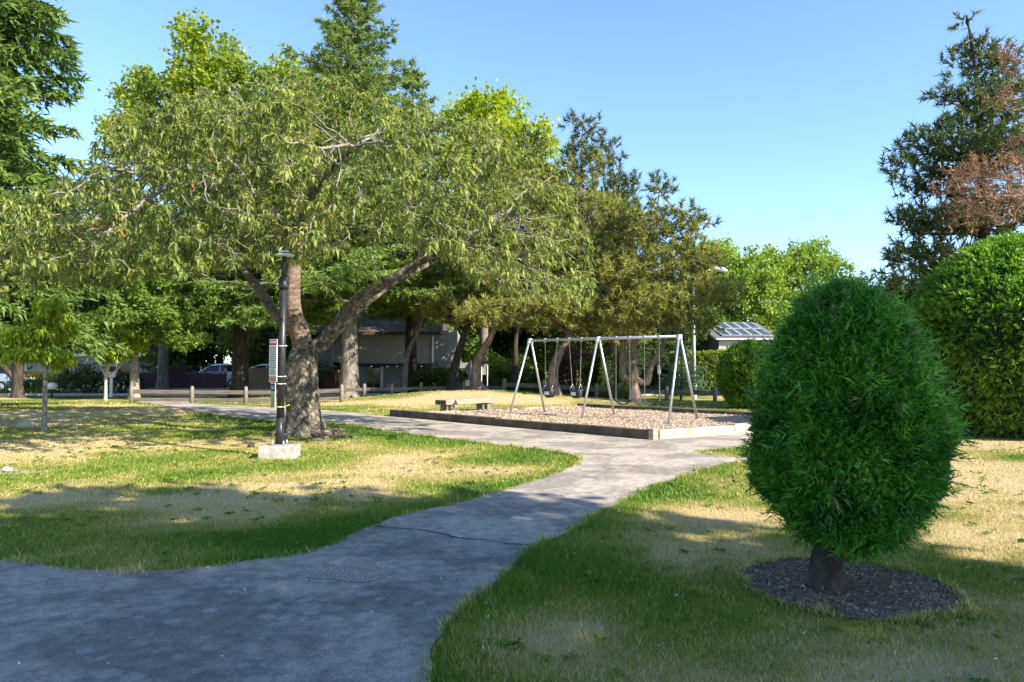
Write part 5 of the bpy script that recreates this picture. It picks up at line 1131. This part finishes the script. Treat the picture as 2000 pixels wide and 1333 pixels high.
def solar_house():
    Y0, Y1 = 63.0, 68.0; xl = at(1406, 660, Y0)[0]; xr = at(1519, 660, Y0)[0]; ze = Zat(661, Y0); zr = Zat(630.5, Y1); dx = at(1366, 630, Y1)[0] - xl
    root = empty('solar_house', (xl, Y0, 0), 'pale house with a shade-darkened gable and solar panels on its roof', 'house'); W = xr - xl; D = Y1 - Y0
    mb = MB(); e = .35
    mb.add([(0, e, 0), (W, e, 0), (W, e, ze - .15), (0, e, ze - .15)], [(0, 1, 2, 3)]); mb.build('front_wall', 'pale_wall', root)
    mb = MB(); mb.add([(0, e, 0), (0, e, ze - .1), (dx, D, zr - .1), (dx * 2, 2 * D, ze - .1), (dx * 2, 2 * D, 0)], [(0, 1, 2, 3, 4)]); mb.build('gable_wall', 'shade_and_door_blue', root)  # dark gable tone paints in the shade of this side
    mb = MB(); o_ = np.array([dx, D, zr]); 
    A_ = np.array([-.35, 0, ze]); B_ = np.array([W + .35, 0, ze]); C_ = np.array([W + .35 + dx, D, zr]); D_ = np.array([-.35 + dx, D, zr]); t = np.array([0, 0, -.16])
    E_ = np.array([W + .35 + 2 * dx, 2 * D, ze]); F_ = np.array([-.35 + 2 * dx, 2 * D, ze])
    v = [A_, B_, C_, D_, E_, F_, A_ + t, B_ + t, C_ + t, D_ + t, E_ + t, F_ + t]
    mb.add(v, [(0, 1, 2, 3), (3, 2, 4, 5), (0, 6, 7, 1), (7, 6, 9, 8), (8, 9, 11, 10), (0, 3, 9, 6), (3, 5, 11, 9), (1, 7, 8, 2), (2, 8, 10, 4)]); rf = mb.build('roof', 'roof_shingle', root)
    mb = MB(); mb.box((W / 2, -.06, ze - .08), (W + .7, .12, .12)); mb.build('gutter', 'lamp_grey', root, .02)
    mb = MB(); mb.bar(A_ + (-.02, 0, -.1), D_ + (-.02, 0, -.1), .06, .14); mb.build('barge_board', 'lower_siding', root)
    u = (B_ - A_) / (W + .7); vv = (D_ - A_); Lv = np.linalg.norm(vv); vv = vv / Lv; nn = np.cross(u, vv)
    for r_ in range(2):
        for c in range(5):
            p = A_ + u * (.75 + c * (W - .6) / 5 * 1.0) + vv * (Lv * (.10 + .44 * r_)); w_ = (W - .6) / 5 - .07; h_ = Lv * .40; f0 = nn * .09; f1 = nn * .13
            mb = MB(); q = [p, p + u * w_, p + u * w_ + vv * h_, p + vv * h_]; mb.add([x + f0 for x in q] + [x + f1 for x in q], [(4, 5, 6, 7), (0, 1, 5, 4), (1, 2, 6, 5), (2, 3, 7, 6), (3, 0, 4, 7), (3, 2, 1, 0)]); pan = mb.build('solar_panel', 'lamp_grey', root)
            mb = MB(); i_ = .05; q = [p + u * i_ + vv * i_, p + u * (w_ - i_) + vv * i_, p + u * (w_ - i_) + vv * (h_ - i_), p + u * i_ + vv * (h_ - i_)]; mb.add([x + nn * .134 for x in q], [(0, 1, 2, 3)]); mb.build('cell_glass', 'solar_glass', pan)
    w = MB(); w.box((W * .75, e - .02, ze - 1.0), (1.6, .04, 1.0)); wi = w.build('window', 'window_glass', root); w = MB()
    for (cx, cz, sx, sz) in ((0, .53, 1.76, .08), (0, -.53, 1.76, .08), (-.84, 0, .08, 1.06), (.84, 0, .08, 1.06)): w.box((W * .75 + cx, e - .04, ze - 1.0 + cz), (sx, .08, sz))
    w.build('frame', 'trim_white', wi)
solar_house()
def house_left():
    Y = 54.0; x0 = at(-150, 700, Y)[0]; x1 = at(300, 700, Y)[0]; root = empty('grey_roofed_house', (x0, Y, 0), 'low pale house with grey shingle roof behind the forked tree', 'house'); W = x1 - x0; ze = Zat(690, Y); zr = Zat(632, Y + 4)
    mb = MB(); mb.box((W / 2, 4.2, ze / 2), (W, 8, ze)); mb.build('wall', 'pale_wall', root)
    mb = MB(); mb.add([(-.4, -.5, ze - .1), (W + .4, -.5, ze - .1), (W - 3, 4, zr), (3, 4, zr), (-.4, 8.7, ze - .1), (W + .4, 8.7, ze - .1)], [(0, 1, 2, 3), (3, 2, 5, 4), (1, 5, 2), (0, 3, 4), (4, 5, 1, 0)]); mb.build('roof', 'roof_shingle', root)
    mb = MB(); mb.box((W / 2, -.53, ze - .14), (W + .8, .1, .2)); mb.build('gutter', 'trim_white', root)
    for px, w_, z0, z1, nm in ((118, 1.3, .05, ze - .5, 'door'), (20, 2.2, .9, ze - .5, 'window'), (-60, 1.8, .9, ze - .5, 'window'), (250, 1.8, .9, ze - .5, 'window')):
        xx = at(px, 700, Y)[0] - x0; mb = MB(); mb.box((xx, .18, (z0 + z1) / 2), (w_, .06, z1 - z0)); d = mb.build(nm, 'window_glass' if nm == 'window' else 'shade_and_door_blue', root)
        mb = MB()
        for sx in (-1, 1): mb.box((xx + sx * w_ / 2, .14, (z0 + z1) / 2), (.1, .1, z1 - z0 + .2))
        mb.box((xx, .135, z1 + .05), (w_ - .1, .1, .1)); mb.build('frame', 'trim_white', d)
house_left()

# ------------------------------------------------------------------ street furniture
Ys = 34.0; b = foot(1355.5, Ys); sl = empty('street_light', b, 'tall grey street light with curved arm behind the swing frame', 'street light')
zt_ = Zat(555, Ys) - b[2]; k = Ys / FPX
mb = MB(); mb.tube([(0, 0, -.1), (0, 0, .75)], .115, 14); mb.tube([(0, 0, .75), (0, 0, .8)], [.115, .085], 14); mb.build('base', 'white_paint', sl)
mb = MB(); mb.tube([(0, 0, .75), (0, 0, zt_)], [.085, .06], 14); mb.build('pole', 'lamp_grey', sl)
arm = [(0, 0, zt_ - .02), (2 * k, -.02, zt_ + 9 * k), (9 * k, -.06, zt_ + 18 * k), (22 * k, -.1, zt_ + 26 * k), (38 * k, -.15, zt_ + 28.5 * k)]
mb = MB(); mb.tube(arm, [.05, .045, .042, .038, .035], 10); mb.build('arm', 'lamp_grey', sl)
mb = MB(); mb.tube([(36 * k, -.15, zt_ + 28.5 * k), (42 * k, -.16, zt_ + 29 * k), (58 * k, -.2, zt_ + 26.5 * k), (65 * k, -.22, zt_ + 24.5 * k)], [.04, .10, .12, .03], 12); mb.build('lamp_head', 'lamp_grey', sl)
Yp = 36.8; b = foot(218, Yp); sp = empty('street_sign', b, 'small white sign with dark red top on a short post beside pale trunks', 'sign')
mb = MB(); mb.box((0, 0, .5), (.13, .1, 1.0)); mb.build('post', 'white_paint', sp, .01); mb = MB(); mb.box((.05, -.07, 1.16), (.36, .03, .28)); mb.build('panel', 'trim_white', sp, .005); mb = MB(); mb.box((.05, -.09, 1.44), (.36, .06, .24)); mb.build('top_panel', 'plum_paint', sp, .005)
Yp = 36; b = foot(102, Yp); mbx = empty('mailbox', b, 'small white and black mailbox near the yellow flowers', 'mailbox')
mb = MB(); mb.tube([(0, 0, 0), (0, 0, .45)], .05, 8); mb.build('post', 'dark_bark', mbx); mb = MB(); mb.lathe([(.0, .01), (0, .22), (.16, .26), (.3, .2), (.36, .01)], (0, 0, .42), 14); mb.build('box', 'trim_white', mbx)
Yp = 34.2; b = foot(1287, Yp); sg = empty('notice_board', b, 'narrow white notice on a thin post behind the outer belt swing', 'sign')
mb = MB(); mb.tube([(0, 0, 0), (0, 0, 1.75)], .03, 8); mb.build('post', 'weathered_wood', sg); mb = MB(); mb.box((0, -.04, 1.42), (.16, .02, .42)); mb.build('panel', 'trim_white', sg)

# boulder and pieces on the lawn
def rock(px, py, d, label, mat='stone', seed=1):
    b = gat(px, py); n, m = 14, 9; v = []
    for i in range(m):
        ph = math.pi * i / (m - 1)
        for j in range(n):
            th = 2 * math.pi * j / n; q = Vector((math.sin(ph) * math.cos(th), math.sin(ph) * math.sin(th), math.cos(ph)))
            s = 1 + .45 * (float(fbm(q.x * 1.7 + seed + 3, q.y * 1.7 + q.z * 1.3, seed, 3)) - .5); v.append((q.x * d[0] * s, q.y * d[1] * s, q.z * d[2] * s))
    f = [(i * n + j, (i + 1) * n + j, (i + 1) * n + (j + 1) % n, i * n + (j + 1) % n) for i in range(m - 1) for j in range(n)]
    mb = MB(); mb.add(v, f, True); o = mb.build('boulder', mat); o.location = (b[0], b[1], b[2] + d[2] * .45); return tag(o, label, 'rock')
rock(50, 836, (.24, .17, .13), 'tan boulder on the lawn beside the slim young tree')
rock(712, 768, (.2, .2, .2), 'small pale rounded stone at the foot of the pale cedar', seed=3)
rock(490, 874, (.075, .06, .05), 'small dark brown clod on the grass beside the footing', 'dark_bark', 4)
rock(14, 921, (.09, .06, .05), 'small grey stone in the bare hollow of the lawn', 'concrete', 5)
soil = fill_poly('bare_soil_hollow', np.array([HOLE + np.array([math.cos(t_) * .75, math.sin(t_) * .30]) * (1 + .25 * math.sin(3 * t_ + 1)) for t_ in np.linspace(0, 2 * math.pi, 40)[:-1]]), .012, 'bare_soil', .15); tag(soil, kind='structure', label='bare soil hollow at the lawn edge', cat='soil')
for v_ in soil.data.vertices: v_.co.z -= .10 * math.exp(-(((v_.co.x - HOLE[0]) / .9) ** 2 + ((v_.co.y - HOLE[1]) / .35) ** 2))

# crack and worn patch in the asphalt
def strip(pxs, w, name, mat, label, dz=.027):
    p = chaikin(G(pxs), 2); p = dens_line(p); n = len(p); d = unit(np.gradient(p, axis=0)); s = np.stack([-d[:, 1], d[:, 0]], 1); jj = np.stack([fbm(p[:, 0] * 9, p[:, 1] * 9, 71, 3) - .5, fbm(p[:, 0] * 9, p[:, 1] * 9, 73, 3) - .5], 1) * .10; p = p + jj
    ww = w * (.4 + 1.2 * R.random(n))[:, None]; q = np.concatenate([p + s * ww / 2, p - s * ww / 2]); z = zg(q[:, 0], q[:, 1]) + dz
    i = np.arange(n - 1); f = np.stack([i, i + n, i + n + 1, i + 1], 1); o = link(name, np_mesh(name, np.column_stack([q, z]), [f]), mat); return tag(o, label, 'crack', kind='structure')
def dens_line(p, d=.03):
    out = []
    for a_, b_ in zip(p[:-1], p[1:]):
        k = max(1, int(np.linalg.norm(b_ - a_) / d)); out += [a_ + (b_ - a_) * i / k for i in range(k)]
    return np.array(out + [p[-1]])
strip([(735, 1032), (800, 1038), (850, 1045), (900, 1057), (960, 1062), (1010, 1068), (1040, 1070)], .014, 'path_crack', 'crack', 'thin dark crack across the asphalt path')
wc = gat(690, 1127)[:2]; n = 900; q = wc + np.stack([R.normal(size=n) * .17, R.normal(size=n) * .11], 1); sz = .005 + .009 * R.random(n)
D = rdir(n); D[:, 2] = np.abs(D[:, 2]) * .5
tag(leaf_obj('loose_gravel', diamonds(np.column_stack([q, zg(q[:, 0], q[:, 1]) + .026]), D, sz, sz * .8), R.random(n), 'wood_chip'), 'loose pale gravel where the asphalt has worn', 'gravel', kind='stuff')
wp = np.array([wc + np.array([math.cos(t_) * .30, math.sin(t_) * .20]) * (1 + .3 * math.sin(4 * t_) * .6) for t_ in np.linspace(0, 2 * math.pi, 50)[:-1]])
tag(fill_poly('worn_patch', wp, .026, 'worn_asphalt', .1), kind='structure', label='worn pale patch in the asphalt path', cat='patch')

# ------------------------------------------------------------------ grass
def sample(n, y0, y1, marg=1.25):
    y = np.sqrt(y0 ** 2 + (y1 ** 2 - y0 ** 2) * R.random(n)); x = (R.random(n) * 2 - 1) * .7143 * marg * y
    x0, y0_ = x.copy(), y.copy()
    ok = ~inside(PATH, x, y) & ~inside(pit_poly, x, y)
    ok &= ((x - MULCH[0]) ** 2 + (y - MULCH[1]) ** 2) > (MR * .985) ** 2
    ok &= ~((np.abs(x - lx) < .32) & (np.abs(y - LY) < .23))
    ok &= (((x - HOLE[0]) / .7) ** 2 + ((y - HOLE[1]) / .27) ** 2) > 1
    return x[ok], y[ok]
def grass(n, y0, y1, h, w, name, tuft=1):
    x, y = sample(n, y0, y1); eg = edge_green(x, y); d = dryness(x, y) - .35 * eg
    # thin out where the turf is worn and dry
    k = R.random(len(x)) < np.clip(1.15 - .55 * d, .35, 1); x, y, d, eg = x[k], y[k], d[k], eg[k]; n = len(x)
    clump = fbm(x * 5, y * 5, 81, 2)
    hh = h * (.45 + .8 * R.random(n)) * (1.25 - .55 * np.clip(d, 0, 1)) * (.6 + .9 * clump) * (1 + .5 * eg)
    D = np.column_stack([R.normal(size=(n, 2)) * .55, np.ones(n)]); P = np.column_stack([x, y, zg(x, y) - .004])
    v, f, kk = blades(P, D, hh, w * (.7 + .6 * R.random(n)))
    dd = np.clip(d * .95 + .26 * R.normal(size=n) + np.where(R.random(n) < .1, .3, 0), 0, 1)
    o = link(name, np_mesh(name, v, [f], False, dry=np.repeat(dd, kk)), 'grass_blade'); return o
g1 = grass(360000, 2.8, 8.5, .044, .006, 'grass'); tag(g1, 'short green and straw turf on both sides of the path', 'grass', kind='stuff')
g2 = grass(210000, 8.5, 17.5, .045, .013, 'grass'); tag(g2, 'mown lawn around the lamp post and cherry tree', 'grass', kind='stuff')
g3 = grass(110000, 17.5, 33, .055, .03, 'grass'); tag(g3, 'dry lawn on the crest and mound before the log fence', 'grass', kind='stuff')
def weeds(n, y0, y1):
    x, y = sample(n * 2, y0, y1); k = fbm(x * .8, y * .8, 33, 2) > .5; x, y = x[k][:n], y[k][:n]; n = len(x); per = 9; j = np.repeat(np.arange(n), per); th = R.random(n * per) * 6.283; sz = (.03 + .045 * R.random(n))[j]
    D = np.column_stack([np.cos(th), np.sin(th), .25 + .5 * R.random(n * per)]); P = np.column_stack([x[j], y[j], zg(x[j], y[j]) + .012]) + R.normal(size=(n * per, 3)) * (.012, .012, .004)
    v, f, kk = leaves(P, D, sz, sz * .42, .2, .3); d = np.clip(.12 + .15 * R.normal(size=n)[j], 0, .6)
    tag(link('weeds', np_mesh('weeds', v, [f], False, dry=np.repeat(d, kk)), 'grass_blade'), 'broad-leaved weeds and clover scattered in the turf', 'weeds', kind='stuff')
weeds(900, 3.0, 15)
def fringe(poly, n, name, label, h, ylim, inward):
    seg = np.roll(poly, -1, 0) - poly; L = np.linalg.norm(seg, axis=1) * ((poly[:, 1] > 2.6) & (poly[:, 1] < ylim) & (np.abs(poly[:, 0]) < 10)); k = R.choice(len(poly), n, p=L / L.sum()); t = R.random(n)[:, None]
    q = poly[k] + seg[k] * t; nrm = unit(np.stack([seg[k][:, 1], -seg[k][:, 0]], 1)); p0 = poly[k] + seg[k] * .5 + nrm * .02
    o = np.abs(R.normal(size=n)) * .03 * (.5 + 1.6 * fbm(q[:, 0] * 2.5, q[:, 1] * 2.5, 93, 2)); q = q + nrm * (inward * (o - .02))[:, None]
    ok = ~inside(pit_poly, q[:, 0], q[:, 1]) & (segdist(pit_poly, q[:, 0], q[:, 1]) > .18); q = q[ok]; nrm = nrm[ok]; n = len(q); cl_ = fbm(q[:, 0] * 7, q[:, 1] * 7, 91, 3)
    D = np.column_stack([R.normal(size=(n, 2)) * .5 + nrm * inward * .35, np.ones(n)]); hh = h * (.35 + .8 * R.random(n)) * (.2 + 1.9 * np.clip(cl_ - .25, 0, 1)) * (1 + q[:, 1] * .01)
    v, f, kk = blades(np.column_stack([q, zg(q[:, 0], q[:, 1])]), D, hh, .005 + .0009 * q[:, 1])
    d = dryness(q[:, 0], q[:, 1]) - .1; dd = np.clip(d + .28 * R.normal(size=n) + np.where(R.random(n) < .38, .45, 0), 0, 1)
    return tag(link(name, np_mesh(name, v, [f], False, dry=np.repeat(dd, kk)), 'grass_blade'), label, 'grass', kind='stuff')
fringe(PATHD, 42000, 'grass_fringe', 'ragged taller grass along the path edges', .085, 24, 1)
fringe(mp, 6000, 'grass_fringe', 'ragged grass around the mulch circle', .07, 24, -1)
# fallen leaves, specks
n = 420; x, y = sample(n, 3.4, 26); n = len(x); D = rdir(n); D[:, 2] = np.abs(D[:, 2]) * .3
tag(leaf_obj('fallen_leaves', leaves(np.column_stack([x, y, zg(x, y) + .03]), D, .05 + .04 * R.random(n), .03, .2, .1), R.random(n), 'fallen_leaf'), 'brown fallen leaves scattered on the lawn', 'fallen leaves', kind='stuff')
n = 90; y = 3.2 + 8 * R.random(n); x = (R.random(n) * 2 - 1) * .75 * y; D = rdir(n); D[:, 2] = np.abs(D[:, 2]) * .2
tag(leaf_obj('pale_litter', leaves(np.column_stack([x, y, zg(x, y) + .032]), D, .018 + .02 * R.random(n), .012, .1, .0), R.random(n), 'pale_speck'), 'tiny pale petals and flecks on path and grass', 'litter', kind='stuff')
print('tris', sum(len(m.polygons) for m in bpy.data.meshes))
